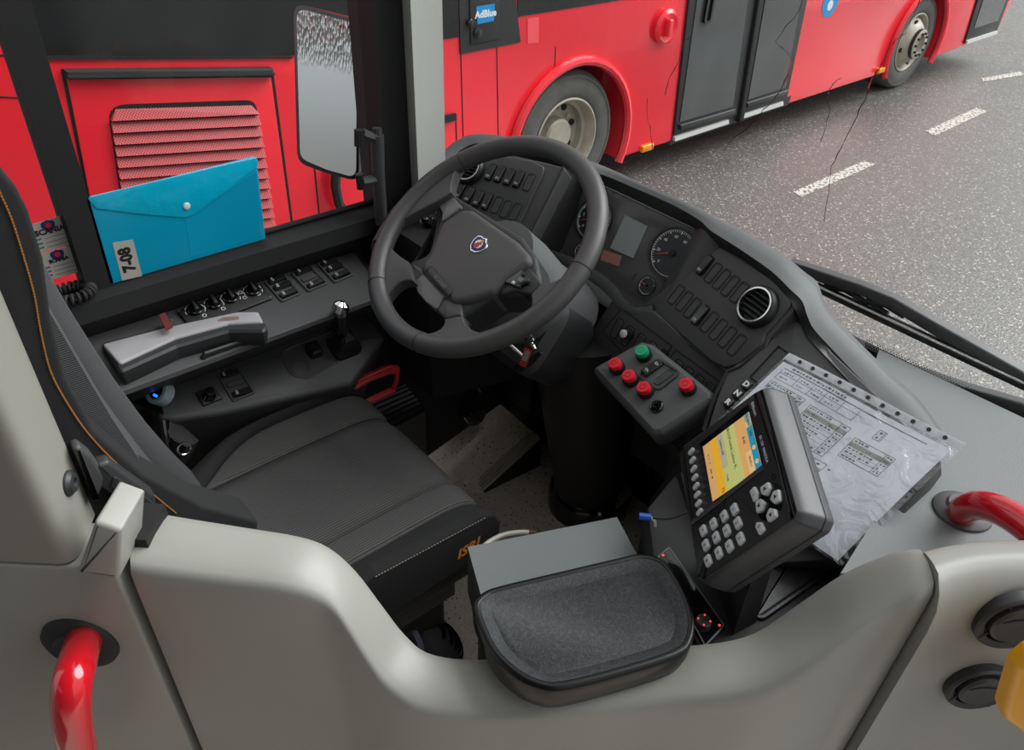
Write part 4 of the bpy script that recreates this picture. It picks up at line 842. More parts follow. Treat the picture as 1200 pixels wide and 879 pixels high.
lv = obj('lever_boot', mb(*[rings(SHp, rrect(.068, .06, .016, 4, SHp.uv((403, 407))[0], SHp.uv((403, 407))[1]), [(0, 0), (0, .012), (.006, .02), (.008, .028), (.013, .036), (.018, .042)])]), K['black'], con)
obj('lever_stick', mb(tube([gl + V((0, 0, .035)), gl.lerp(gt, .45) , gt], [.017, .0145, .016], 14)), K['gloss'], lv)
kt = gt + (gt - gl).normalized() * .004
obj('lever_knob', mb(tube([gt - (gt - gl).normalized() * .016, gt, kt + V((.004, 0, .006)), kt + V((.006, 0, .012))], [.0165, .0185, .016, .007], 16)), K['chrome'], lv)
u0, v0 = SHp.uv((368, 410), .012); obj('park_switch', mb(rings(SHp, rrect(.03, .034, .006, 4, u0, v0), [(0, 0), (0, .015), (.002, .022), (.006, .025)])), K['black'], con)
u0, v0 = SHp.uv((352, 432)); obj('round_blank', mb(lathe(SHp, [(.0205, .001), (.0205, .0035), (.0185, .0035), (.018, .002), (0, .002)], 28, u0, v0)), K['dash'], con)
u0, v0 = SHp.uv((245, 465)); js = obj('mirror_joystick', mb(slab(SHp, rnd(SHp.uvs([(229, 461), (249, 453.5), (261, 468), (238, 477)]), .003), 0, .006, .002)), K['black'], con)
u0, v0 = SHp.uv((245, 466)); obj('joystick_knob', mb(lathe(SHp, [(.014, .006), (.01, .012), (.007, .016), (.009, .022), (.009, .029), (.006, .032), (0, .0325)], 20, u0, v0)), K['gloss'], js)
UP = Pl(onz((184, 459), .672), 20, 50)
us = obj('usb_socket', mb(lathe(UP, [(.026, -.02), (.026, .002), (.024, .004), (.017, .004), (.016, .001)], 30)), mat('pale_blue_socket_ring', (150, 168, 176), .4), con); lname(us, 'pale round charging socket')
obj('socket_core', mb(lathe(UP, [(.0165, -.002), (.0165, .003), (0, .003)], 24)), K['gloss'], us); obj('socket_led', mb(slab(UP, rect(.012, .005, .004, -.008), .003, .0036)), K['ledblue'], us); obj('socket_slot', mb(slab(UP, rect(.010, .003, -.002, .006), .003, .0036)), K['white'], us)
fy = 1.297
obj('pull_handle', mb(tube([ony(q, fy - .004) for q in ((238, 420), (240, 415), (282, 401), (285, 404))], .006, 8)), K['black'], con)
clip = thing('clip', 'small brown plastic clip standing on the side console behind the heater dials', 'clip', STp.hit((196, 384)))
q0 = [STp.hit(q) for q in ((191, 384), (201, 381), (203, 385), (193, 388))]; obj('clip_leg', mb(hexa(q0, [x + V((0, 0, .012)) for x in q0])), K['brown'], clip)
q1 = [onz(q, q0[0].z + .03) for q in ((186, 369), (193, 366), (202, 381), (194, 385))]; obj('clip_top', mb(hexa(q1, [x + V((0, 0, -.006)) for x in q1])), K['brown'], clip)
pc = axes((q1[0] + q1[2]) / 2, (1, 0, 0), (0, 1, 0)); obj('clip_rivet', mb(lathe(pc, [(.003, 0), (.0028, .002), (0, .002)], 10, .008, -.008)), K['steel'], clip)
# ================================================================ driver's seat
seat = thing('driver_seat', 'black and grey ribbed driver seat with orange side stitching', 'seat', (.42, 1.04, .0))
prof = [(.17, .545), (.25, .552), (.35, .556), (.45, .557), (.55, .556), (.60, .553), (.635, .545), (.658, .53), (.668, .51), (.67, .48), (.66, .435)]
px_ = cr([(a, 0, b) for a, b in prof], 3)
def ys1(x): # curved seam between left bolster and wing
    t = max(0, min(1, (x - .25) / .2)); return 1.165 + .108 * (1 - (1 - t) ** 2.2)
def band(ya, yb, crown, n=9, lift=None):
    rows = []
    for k in range(n):
        t = k / (n - 1); r = []
        for p in px_:
            y = ya(p.x) * (1 - t) + yb(p.x) * t; e = min(t, 1 - t); s = math.sqrt(max(0, 1 - (1 - min(1, e / .16)) ** 2))
            fade = 1.0; r.append(V((p.x + (.004 * s if p.z < .52 else 0), y, p.z - .006 + .006 * s + crown * 4 * t * (1 - t) + (lift(p.x, t) if lift else 0))))
        rows.append(r)
    base = [[V((q.x, q.y, min(q.z - .02, .44))) for q in rows[0]], *rows, [V((q.x, q.y, min(q.z - .02, .44))) for q in rows[-1]]]
    return loft(base)
K1 = lambda c: (lambda x: c)
obj('cushion_centre', mb(band(K1(.913), K1(1.169), .003)), K['rib'], seat, smooth=80)
obj('cushion_wing', mb(band(K1(.843), K1(.911), .001)), K['rib'], seat, smooth=80)
obj('cushion_wing', mb(band(K1(1.171), lambda x: max(1.173, ys1(x)), .002)), K['rib'], seat, smooth=80)
def rl(x, t): return -.03 * max(0, (.45 - t) / .45) ** 2
def ll(x, t): return .012 * math.sin(min(1, t * 1.4) * math.pi) - .045 * max(0, (t - .7) / .3) ** 2
obj('cushion_bolster', mb(band(K1(.782), K1(.841), 0, lift=rl)), K['fabbolster'], seat, smooth=80)
obj('cushion_bolster', mb(band(lambda x: max(1.175, ys1(x) + .002), lambda x: 1.305 - .03 * max(0, (x - .5) / .17) ** 2 - .06 * max(0, (.35 - x) / .15), 0, lift=ll)), K['fabbolster'], seat, smooth=80)
sp_ = axes((.42, .782, .48), (1, 0, 0), (0, 0, 1))
sf = obj('cushion_side', mb(slab(sp_, rnd(sp_.uvs([(380, 715), (440, 670), (501, 638), (563, 604), (578, 601), (585, 610), (584, 624), (562, 648), (500, 690), (440, 730), (390, 760)]), .01), -.02, .006, .006)), K['fabbolster'], seat)
u0, v0 = sp_.uv((546, 641)); text('ISRI', .034, sp_, u0, v0, .0066, K['orange'], sf, rot=rad(4), bold=.0012, shear=.25)
obj('stitch_line', mb(*[tube([sp_.hit((440 + 3.42 * k, 676 - 1.835 * k), .0072), sp_.hit((442 + 3.42 * k, 674.9 - 1.835 * k), .0072)], .0011, 5) for k in range(38)]), K['tan'], seat, kind='stuff')
obj('seat_pan', mb(rbox((.16, .80, .37), (.645, 1.28, .44), .02)), K['black'], seat)
obj('suspension', mb(rbox((.20, .86, .10), (.60, 1.23, .37), .02)), K['deep'], seat)
obj('seat_rail', mb(box((.12, .83, .30), (.60, .86, .36)), ), K['dark'], seat)
obj('seat_foot', mb(rbox((.22, .88, .0), (.52, 1.2, .10), .01)), K['black'], seat)
# backrest
zs = [.54, .62, .72, .85, 1.0, 1.15, 1.3, 1.42, 1.50]
fx = [.235, .205, .175, .145, .118, .098, .082, .07, .04]
def bx_(z): 
    for i in range(8):
        if zs[i] <= z <= zs[i + 1]: t = (z - zs[i]) / (zs[i + 1] - zs[i]); return fx[i] * (1 - t) + fx[i + 1] * t
    return fx[-1]
def bsec(ya, yb, bul, z0=.54, z1=1.5, n=9, m=18, back=-.055):
    rows = []
    for i in range(m):
        z = z0 + (z1 - z0) * i / (m - 1); r = []
        for k in range(n):
            t = k / (n - 1); e = min(t, 1 - t); s = math.sqrt(max(0, 1 - (1 - min(1, e / .2)) ** 2)); r.append(V((bx_(z) + bul * s - .008 * (1 - s), ya + (yb - ya) * t, z)))
        rows.append(r + [V((back, yb, z)), V((back, ya, z))])
    return loft_solid(rows)
obj('backrest_centre', mb(bsec(.90, 1.17, -.004)), K['ribback'], seat, smooth=60)
obj('backrest_wing', mb(bsec(1.172, 1.255, .026, z1=1.12)), K['ribback'], seat, smooth=60)
obj('backrest_wing', mb(bsec(1.256, 1.30, .0, z1=1.12)), K['fabbolster'], seat, smooth=60)
bsp = axes((.0, .865, 1.0), (1, 0, 0), (0, 0, 1))
fe = [(-30, 150), (0, 197), (16, 215), (30, 242), (48, 300), (57, 368), (74, 438), (108, 500), (165, 550), (235, 588), (300, 606)]
fw2 = bsp.uvs(fe)
poly = [(a, b) for a, b in fw2] + [(fw2[-1][0] - .02, fw2[-1][1] - .06), (.07, fw2[-1][1] - .06), (.045, .88 - 1.0), (.03, 1.2 - 1.0), (.0, 1.5 - 1.0), (fw2[0][0] - .02, 1.6 - 1.0)]
obj('side_bolster', mb(slab(bsp, rnd(poly, .012, 2), -.05, .012, .006, 3)), K['fabbolster'], seat, smooth=60)
stp = [(-8, 205), (0, 226), (14, 258), (28, 302), (40, 345), (47, 385), (56, 425), (67, 452), (88, 487), (105, 510), (128, 535), (152, 557), (180, 580), (207, 602)]
sw_ = cr([bsp.hit(q, .0135) for q in stp], 8); sw_ = resamp(sw_, 150)
obj('orange_stitch', mb(*[tube([sw_[i], sw_[i].lerp(sw_[i + 1], .65)], .0010, 5) for i in range(149)]), K['orangethread'], seat, kind='stuff')
hb = obj('recliner_cover', mb(slab(bsp, rnd(bsp.uvs([(86, 527), (94, 523), (108, 534), (127, 560), (121, 572), (112, 592), (108, 580)], .03), .008), .0, .03, .006)), K['dash'], seat)
hd = obj('recliner_handle', mb(slab(bsp, rnd(bsp.uvs([(113, 546), (128, 541), (182, 580), (185, 597), (168, 606), (117, 571)], .03), .006), .0, .03, .006)), K['dark'], seat)
obj('handle_grip', mb(slab(bsp, rnd(bsp.uvs([(133, 557), (180, 589), (173, 597), (129, 570)], .031), .003), .029, .033, .001)), K['rubber'], hd)
# armrest
AP = axes((.3, 1.28, .80), (1, 0, 0), (0, 1, 0))
tp_ = [(120, 405), (200, 384), (279, 367), (303, 367), (309, 379), (268, 381), (205, 398), (140, 428)]
obj('armrest_body', mb(rings(AP, rnd(AP.uvs([(118, 402), (200, 381), (279, 366), (303, 367), (313, 383), (309, 388), (268, 388), (207, 406), (140, 436)], -.002), .008), [(.012, -.045), (.004, -.035), (0, -.018), (.0, -.006), (.004, -.001)])), K['dark'], seat)
ar = obj('armrest_top', mb(slab(AP, rnd(AP.uvs(tp_), .006), -.004, .004, .004)), K['armtop'], seat); lname(ar, 'pale grey armrest top worn through to brown at its tip')
obj('worn_patch', mb(slab(AP, rnd(AP.uvs([(252, 379), (262, 374), (280, 372.5), (281, 376.5), (268, 378)]), .004), .004, .0043)), mat('worn_brown', (116, 98, 88), .7, var=.2, vscale=90), ar)
# belt buckle
bo = onz((208, 520), .56)
bk = obj('belt_stalk', mb(tube([onz((204, 560), .5), onz((198, 520), .58), onz((194, 492), .62)], .011, 8, flat=.5)), K['gloss'], seat)
obj('belt_webbing', mb(tube([onz((196, 498), .61), onz((210, 508), .585), onz((226, 520), .565), onz((216, 540), .53), onz((205, 552), .5)], .02, 8, flat=.22)), K['webbing'], seat)
cb_ = onz((216, 526), .585); obj('belt_ring', mb(tube([cb_ + V((.013 * math.cos(k * .5236), .004 * math.sin(k * .5236), .012 * math.sin(k * .5236))) for k in range(12)], .0022, 6, closed=True)), K['chrome'], seat)
# ================================================================ things around the window
FPp = axes((.41, 1.43, .985), (1, 0, 0), (0, 0, 1))
fo = thing('document_folder', 'blue plastic popper wallet leaning on the side window with a number label', 'folder', (.41, 1.43, .893))
obj('wallet', mb(slab(FPp, rnd(FPp.uvs([(100, 233), (299, 183), (310, 279), (128, 332)]), .004), -.002, .005, .001)), K['folder'], fo)
obj('flap', mb(slab(FPp, rnd(FPp.uvs([(99.5, 230), (300, 183), (301, 194), (262, 224), (222, 252.5), (213, 253.5), (160, 249), (112, 243)]), [.002, .003, .004, .1, .012, .012, .1, .006]), .0055, .007, .0008)), K['folderflap'], fo)
obj('inner_sheet', mb(slab(FPp, FPp.uvs([(216, 256), (299, 200), (304, 276), (222, 300)]), .005, .0053)), mat('folder_paper_blue', (0, 148, 184), .3), fo)  # sheet inside the wallet, a slightly deeper blue
u0, v0 = FPp.uv((217, 240)); obj('popper', mb(lathe(FPp, [(.007, .007), (.0065, .009), (.004, .010), (0, .0095)], 16, u0, v0)), K['offwhite'], fo)
lb = obj('number_label', mb(slab(FPp, FPp.uvs([(130.6, 283.5), (154.5, 279.5), (165.5, 322), (142, 327.5)]), .005, .0056)), K['sticker'], fo)
u0, v0 = FPp.uv((148, 303)); text('7-08', .030, FPp, u0, v0, .0058, K['blackprint'], fo, rot=rad(90), bold=.0014, sx=.9)
for q, nm, ly in (([(34, 264), (73, 252), (82.5, 287), (45, 297)], 'silver grey maker sticker with shield, upper of the two on the rear pane', 1), ([(46, 298), (83, 288), (93, 318.5), (54.5, 329)], 'silver grey maker sticker with shield, lower of the two on the rear pane', 0)):
    wpi = axes((0, 1.450, 0), (1, 0, 0), (0, 0, 1)); w2 = wpi.uvs(q); o = obj('window_sticker', mb(slab(wpi, w2, -.0005, .0005)), K['sticker'], label=nm, category='sticker', group='maker stickers on the rear side pane')
    a, b, c, d = [V(x) for x in w2]
    def at(s, t_): return a.lerp(b, s).lerp(d.lerp(c, s), t_)
    p0 = at(.52, .17); obj('shield', mb(slab(wpi, rnd([(p0.x + x * .55, p0.y + y * .55) for x, y in sh], .002), .0005, .001)), K['navy'], o); obj('shield_centre', mb(slab(wpi, circ(.005, 12, p0.x, p0.y), .001, .0012)), K['crestred'], o)
    p0 = at(.52, .36); text('SCANIA', .0135 if ly else .009, wpi, p0.x, p0.y, .0012, K['blackprint'], o, bold=.0006)
    lm = MB()
    for k in range(3):
        s0, s1 = at(.3, .58 + .15 * k), at(.93, .58 + .15 * k); lm.add(slab(wpi, [tuple(s0), tuple(s1), (s1.x, s1.y + .0008), (s0.x, s0.y + .0008)], .0005, .0009))
        s0, s1 = at(.06, .57 + .15 * k), at(.22, .57 + .15 * k); lm.add(slab(wpi, [tuple(s0), tuple(s1), (s1.x, s1.y + .003), (s0.x, s0.y + .003)], .0005, .0009))
    obj('form_lines', lm, K['greyprint'], o)
cc = onz((82, 344), .903); hx = []
for i in range(420):
    t_ = i / 419; A = -.9 + t_ * 6.6; ph = t_ * 2 * math.pi * 24; R_ = .031; c_ = cc + V((R_ * 1.15 * math.cos(A), R_ * .8 * math.sin(A), 0)); er = V((math.cos(A), math.sin(A), 0))
    hx.append(c_ + er * .008 * math.cos(ph) + V((0, 0, .008 * math.sin(ph))))
o = obj('coiled_cord', mb(tube(hx, .0031, 6)), K['rubber'], label='black coiled handset cord looped on the window sill', category='cord')
# red loop handle beside the seat, heater box, pedals
HPp = axes((.80, 1.315, .5), (1, 0, 0), (0, 0, 1))
rh = thing('red_handle', 'red plastic loop handle low down between the seat and the side console', 'handle', HPp.hit((440, 465)))
def bar(px, w, m, nm): obj(nm, mb(tube([HPp.hit(q) for q in px], w, 8, flat=.6)), m, rh)
bar([(405, 457), (430, 443), (455, 433), (466, 433)], .012, K['redplastic'], 'upper_bar'); bar([(466, 432), (465, 445), (461, 455)], .011, K['redplastic'], 'end_bar'); bar([(462, 456), (440, 466), (424, 474)], .009, K['redplastic'], 'lower_bar')
obj('rib', mb(tube([HPp.hit((408, 452), .012), HPp.hit((456, 430), .012)], .004, 6)), K['redplastic'], rh)
hz = .30
ht = thing('heater_box', 'dark heater box with slotted top on the floor beside the seat', 'heater', V((onz((480, 480), hz).x, onz((480, 480), hz).y, 0)))
tq = [onz(q, hz) for q in ((430, 470), (474, 453), (498, 483), (455, 505))]
obj('box_body', mb(hexa([V((q.x, q.y, .02)) for q in tq], tq)), mat('heater_case', (74, 72, 68), .6), ht)
obj('grille_top', mb(hexa([q + V((0, 0, .001)) for q in tq], [q + V((0, 0, .006)) for q in tq])), K['black'], ht)
for k in range(7):
    t0 = (k + .2) / 7; a = tq[0].lerp(tq[3], t0); b = tq[1].lerp(tq[2], t0); a2 = tq[0].lerp(tq[3], t0 + .07); b2 = tq[1].lerp(tq[2], t0 + .07)
    z_ = V((0, 0, .006)); obj('grille_slat', mb(hexa([a + z_, b + z_, b2 + z_, a2 + z_], [a + z_ * 2, b + z_ * 2, b2 + z_ * 2, a2 + z_ * 2])), K['dark'], ht)
pdp = Pl(onz((549, 478), .15), 0, 60)
ps = thing('foot_switch', 'round black foot switch on the ramped footwell floor with its cable', 'foot switch', pdp.at(0, 0, -.02))
obj('cap', mb(lathe(pdp, [(.036, -.05), (.036, .004), (.03, .012), (0, .014)], 28)), K['gloss'], ps)
obj('cable', mb(tube(cr([pdp.at(0, .03, 0), pdp.at(0, .06, .02), onx((541, 443), 1.2), onx((538, 425), 1.21)], 6), .004, 6)), K['rubber'], ps)
br = Pl(onz((724, 578), .09), -8, 42)
pd = thing('brake_pedal', 'dark brown rubber pedal on the floor to the right of the column foot', 'pedal', br.at(0, -.04, -.05))
obj('pedal_pad', mb(slab(br, rnd([(-.032, .04), (.032, .04), (.028, -.04), (-.028, -.04)], .01), -.01, .006, .004)), mat('pedal_rubber', (96, 78, 66), .7, bump=.3, bscale=200), pd)
for k in range(5): obj('pedal_rib', mb(slab(br, rect(.05, .006, 0, -.028 + .014 * k), .006, .009, .001)), K['rubber'], pd)
obj('pedal_arm', mb(tube([br.at(0, .0, -.012), br.at(.01, .08, -.06), V((1.34, br.o.y, .3))], .012, 8)), K['black'], pd)
# ================================================================ grey cab partition, door and front panel
C_ = [(140, 664, .89), (165, 667, .89), (200, 672, .887), (270, 681, .88), (340, 691, .87), (380, 705, .85), (405, 732, .82), (430, 772, .77), (455, 806, .73), (490, 830, .71), (540, 838, .705), (600, 838, .705), (680, 833, .712), (760, 824, .722), (830, 818, .74), (890, 808, .765), (950, 779, .81), (1000, 743, .855), (1045, 713, .89), (1075, 700, .91), (1094, 689, .92)]
O_2 = [(160, 599, .89), (180, 601, .892), (215, 607, .892), (290, 619, .885), (350, 629, .88), (385, 642, .865), (415, 668, .835), (447, 710, .785), (472, 742, .745), (500, 765, .725), (545, 773, .718), (600, 771, .718), (680, 766, .722), (760, 758, .73), (830, 755, .745), (885, 742, .77), (940, 706, .815), (990, 672, .86), (1035, 652, .895), (1060, 645, .912), (1078, 644, .92)]
C_[0] = (153, 665, .89)
Cw = cr([pz(q) for q in C_], 4); Ow = cr([pz(q) for q in O_2], 4); n_ = len(Cw)
def outn(i):
    t_ = Cw[min(i + 1, n_ - 1)] - Cw[max(i - 1, 0)]; q = V((t_.y, -t_.x, 0)); q = q if q.length > 1e-9 else V((-.7, -.7, 0)); q.normalize(); return q if q.dot(V((-.7, -.7, 0))) > 0 else -q
ON = [V((-.69, -.72, 0)) * .6 + outn(i) * .4 for i in range(n_)]; 
rows = []
rows.append([V((o.x, o.y, .25)) - n * .012 for o, n in zip(Ow, ON)])
rows.append([o - n * .012 + V((0, 0, -.05)) for o, n in zip(Ow, ON)])
rows.append([o - n * .004 + V((0, 0, -.008)) for o, n in zip(Ow, ON)]); rows.append(Ow)
for t_, dz in ((.15, .004), (.45, .008), (.75, .007), (.92, .004)): rows.append([o.lerp(c, t_) + V((0, 0, dz)) for o, c in zip(Ow, Cw)])
rows.append([c + V((0, 0, .0)) for c in Cw]); rows.append([c + n * .003 + V((0, 0, -.008)) for c, n in zip(Cw, ON)]); rows.append([c + n * .004 + V((0, 0, -.03)) for c, n in zip(Cw, ON)])
rows.append([V((c.x, c.y, .25)) + n * .004 for c, n in zip(Cw, ON)])
dv, df = loft(rows); m_ = len(rows)
df += [[r * n_ for r in range(m_)], [r * n_ + n_ - 1 for r in range(m_)][::-1]]
obj('door_1', mb((dv, df)), K['grey'], kind='structure', smooth=60, label='light grey moulded cab door with a dipped top edge')
# left fixed panel with raised cap, and the tall partition above it
a0, a1 = onz((-150, 652), .895), onz((152, 668), .892); dl = (a1 - a0); dl.z = 0; dl.normalize()
LPp = axes(a1, dl, (0, 0, 1))
if LPp.n.dot(EYE - a1) < 0: LPp = axes(a1, -dl, (0, 0, 1))
lsg = 1 if LPp.u.dot(dl) > 0 else -1
wr2 = obj('wall_right', mb(slab(LPp, [(-lsg * .6, -.65), (-lsg * .018, -.65), (-lsg * .018, 0), (-lsg * .6, .0)][::lsg], -.07, 0, .006)), K['grey'], kind='structure', label='grey fixed panel left of the cab door')
cpq = rnd(LPp.uvs([(96, 661), (117, 601), (148, 612), (145, 668)]), .004)
obj('panel_cap', mb(slab(LPp, cpq, -.05, .014, .006)), K['grey'], wr2)
gap = obj('gap_seal', mb(slab(LPp, [(-.025, -.65), (.012, -.65), (.012, .02), (-.025, .02)], -.09, -.03)), K['deep'], wr2)
P0, P1 = onz((89, 662), .895), onz((112, 602), .895)
P2 = P1 + (P1 - P0).normalized() * .0 + dl * -.03; PL = P0 - dl * .5
up1 = V((0, 0, 1)); zt = 2.0
plan = rnd([(PL.x, PL.y), (P0.x, P0.y), (P1.x, P1.y), (P1.x - dl.x * .5, P1.y - dl.y * .5)], [0, .02, .004, 0], 6)
pt = axes((0, 0, .895), (1, 0, 0), (0, 1, 0))
wre = obj('wall_rear', mb(slab(pt, plan, 0, zt - .895)), K['greyd'], kind='structure', label='tall grey partition behind the driver seat', smooth=50)
ed = (P1 - P0).normalized(); PBp = axes(P0, ed, (0, 0, 1))
if PBp.n.dot(EYE - P0) < 0: PBp = axes(P0, -ed, (0, 0, 1))
u0, v0 = PBp.uv((80, 566)); bt = obj('bolt', mb(lathe(PBp, [(.0155, 0), (.0155, .003), (.012, .006), (.0115, .0075), (.006, .008), (.005, .004), (0, .004)], 24, u0, v0)), K['dark'], wre); lname(bt, 'dark round bolt')
# right fixed panel
CR = [(1100, 692, .925), (1120, 684, .925), (1150, 678, .925), (1200, 676, .925), (1280, 682, .925), (1480, 700, .925)]
OR = [(1082, 646, .925), (1105, 640, .925), (1145, 634, .925), (1200, 632, .925), (1280, 634, .925), (1480, 650, .925)]
Cr = cr([pz(q) for q in CR], 4); Or = cr([pz(q) for q in OR], 4); nn_ = V((-.55, -.83, 0)).normalized()
rows = [[V((o.x, o.y, .3)) for o in Or], [o + V((0, 0, -.01)) for o in Or], [o + V((0, 0, -.002)) for o in Or]] + [[o.lerp(c, t_) + V((0, 0, .012 * math.sin(t_ * 2.2))) for o, c in zip(Or, Cr)] for t_ in (.08, .25, .5, .75)] + [[c + nn_ * .004 + V((0, 0, -.004)) for c in Cr], [c + nn_ * .012 + V((0, 0, -.025)) for c in Cr], [c + nn_ * .015 + V((0, 0, -.06)) for c in Cr], [V((c.x, c.y, .3)) + nn_ * .015 for c in Cr]]
dv, df = loft(rows); k_ = len(Cr); df += [[r * k_ for r in range(len(rows))], [r * k_ + k_ - 1 for r in range(len(rows))][::-1]]
tr6 = obj('trim_6', mb((dv, df)), K['grey'], kind='structure', smooth=60, label='grey front panel right of the cab door with two round vents')
d_ = (Cr[-1] - Cr[0]); d_.z = 0; d_.normalize(); RFp = axes(Cr[len(Cr) // 2] + nn_ * .015, d_, (0, 0, 1))
if RFp.n.dot(EYE - RFp.o) < 0: RFp = axes(RFp.o, -d_, (0, 0, 1))
RFp = RFp.off(.007)
for q, r_ in (((1190, 729), .047), ((1148, 806), .043)):
    u0, v0 = RFp.uv(q); g = obj('round_vent', mb(lathe(RFp, [(r_ * 1.03, -.01), (r_ * 1.03, .003), (r_ * .98, .006), (r_ * .80, .003), (r_ * .78, -.004), (r_ * .70, -.004), (r_ * .68, .006), (r_ * .6, .009), (0, .007)], 40, u0, v0)), K['dark'], tr6)
    for i in range(4): a = .6 + i * math.pi / 2; obj('vent_rib', mb(tube([RFp.at(u0 + r_ * .7 * math.cos(a), v0 + r_ * .7 * math.sin(a), .002), RFp.at(u0 + r_ * .97 * math.cos(a), v0 + r_ * .97 * math.sin(a), .006)], .0015, 5)), K['black'], g)
    obj('vent_flap', mb(tube(cr([RFp.at(u0 + r_ * x, v0 + r_ * (.32 - .5 * x * x), .0088) for x in (-.5, -.25, 0, .25, .5)], 4), .001, 5)), K['deep'], g)
# ================================================================ hand rails
u0, v0 = LPp.uv((95, 752)); rl_ = thing('grab_rail', 'thick glossy red grab rail on the grey panel, at the left', 'grab rail', LPp.at(u0, v0, 0), 'red grab rails')
obj('rail_flange', mb(lathe(LPp, [(.050, 0), (.049, .006), (.042, .011), (.03, .013), (.026, .02), (0, .02)], 32, u0, v0)), K['rubber'], rl_)
obj('rail', mb(tube(cr([LPp.hit((99, 748), .005), LPp.hit((92, 772), .05), LPp.hit((85, 800), .085), LPp.hit((84, 840), .10), LPp.hit((93, 890), .10), LPp.hit((103, 960), .10)], 8), .0225, 20)), K['redrail'], rl_, smooth=80)
gp2 = axes((0, 0, .815), (1, 0, 0), (0, 1, 0)); u0, v0 = gp2.uv((1127, 600)); rr2 = thing('grab_rail', 'curved red grab rail rising from the grey shelf, at the right edge', 'grab rail', gp2.at(u0, v0, 0), 'red grab rails')
obj('rail_flange', mb(lathe(gp2, [(.042, 0), (.041, .004), (.034, .009), (.026, .011), (.023, .016), (0, .016)], 32, u0, v0)), mat('grey_rubber_flange', (84, 82, 82), .6), rr2)
obj('rail', mb(tube(cr([onz((1126, 604), .82), onz((1131, 597), .845), onz((1146, 592), .875), onz((1170, 597), .90), onz((1203, 617), .915), onz((1240, 650), .92), onz((1290, 710), .92)], 8), .0205, 20)), K['redrail'], rr2, smooth=80)
yh = RFp.off(0); yq = rnd(RFp.uvs([(1212, 768), (1192, 786), (1176, 836), (1178, 846), (1202, 864), (1250, 880), (1260, 770)], .10), .012)
o = obj('yellow_handle', mb(slab(RFp, yq, .08, .10, .009)), K['yellow'], label='rounded yellow handle block at the right edge by the round vents', category='handle')
# ================================================================ coin tray on the door, box behind it
TRp = axes((.42, .40, .79), (1, 0, 0), (0, 1, 0))
tq = [tuple(q) for q in cr([V((a, b, 0)) for a, b in TRp.uvs([(556, 724), (554, 706), (566, 693), (588, 685), (660, 668), (722, 653.5), (752, 648), (780, 657), (803, 690), (814, 722), (812, 750), (795, 768), (735, 788), (662, 806.5), (628, 804), (600, 789), (574, 763), (556, 724)])], 5)][:-1]; tq = [q[:2] for q in tq]
tr = thing('coin_tray', 'black rounded coin tray with crinkled leather-look mat above the door edge', 'tray', TRp.at(0, 0, -.05))
obj('tray_body', mb(rings(TRp, tq, [(.016, -.056), (.006, -.052), (.001, -.03), (0, -.005), (.002, 0), (.008, .001), (.010, -.001), (.016, -.009)])), K['trayblack'], tr, smooth=60)
obj('tray_lip', mb(rings(TRp, tq, [(.0098, -.0003), (.011, -.0003), (.026, -.0075), (.0255, -.009)], False, False)), K['leather'], tr, smooth=60)
obj('tray_mat', mb(rings(TRp, inset(ccw(tq), .024), [(0, -.010), (0, -.0078), (.001, -.0072)])), K['leather'], tr)
obj('tray_bracket', mb(hexa([V((.40, .43, .62)), V((.50, .43, .62)), V((.50, .50, .62)), V((.40, .50, .62))], [V((.38, .40, .76)), V((.50, .38, .76)), V((.50, .50, .76)), V((.40, .50, .76))])), K['deep'], tr)
bz = .64
q4 = [onz(q, bz) for q in ((548, 641), (723, 606), (752, 660), (566, 706))]
bx = thing('storage_box', 'dark grey vinyl covered box behind the coin tray', 'box', V((sum(q.x for q in q4) / 4, sum(q.y for q in q4) / 4, bz - .12)))
obj('box_body', mb(hexa([q + V((0, 0, -.12)) for q in q4], [q + V((0, 0, -.006)) for q in q4])), K['dash'], bx, smooth=0)
obj('box_lid', mb(hexa([q + V((0, 0, -.006)) for q in q4], q4)), K['boxtop'], bx, smooth=0)
# bag under the seat edge, white cable loop, cable with blue plug
bgc = onz((497, 752), .16)
bg_ = thing('bag', 'black soft bag on the floor below the seat corner', 'bag', V((bgc.x, bgc.y, 0)))
rws = []
for k in range(9):
    t_ = k / 8; z = .005 + .19 * t_; w = (1 - (2 * max(0, t_ - .35) / 1.3) ** 2) ** .5 * (.8 + .2 * min(1, t_ * 4)); rws.append([V((bgc.x + .085 * w * math.cos(a) * (1 + .04 * math.sin(5 * a + k)), bgc.y + .075 * w * math.sin(a), z)) for a in [2 * math.pi * i / 24 for i in range(24)]])
obj('bag_body', mb(loft_solid(rws)), K['rubber'], bg_, smooth=60)
for k in range(5):
    t_ = .5 + .1 * k; z = .005 + .19 * t_; w = (1 - (2 * max(0, t_ - .35) / 1.3) ** 2) ** .5
    obj('bag_fold', mb(tube([V((bgc.x + .088 * w * math.cos(a), bgc.y + .078 * w * math.sin(a), z)) for a in [-.8 + 2.6 * i / 16 for i in range(17)]], .005, 6)), K['gloss'], bg_)
obj('bag_strap', mb(tube(cr([onz((476, 745), .25), onz((486, 742), .27), onz((494, 760), .24), onz((492, 775), .2)], 6), .006, 6, flat=.3)), K['greyprint'], bg_)
lc = thing('cable_loop', 'white cable loop with brown tip behind the grey box', 'cable', onz((600, 628), .5))
obj('cable', mb(tube(cr([onz(q, .5) for q in ((566, 641), (575, 634), (590, 627), (607, 624), (620, 624))], 6), .005, 8)), K['wirewhite'], lc)
obj('cable_tip', mb(tube([onz((620, 624), .5), onz((628, 624.5), .5)], .0052, 8)), K['brown'], lc)
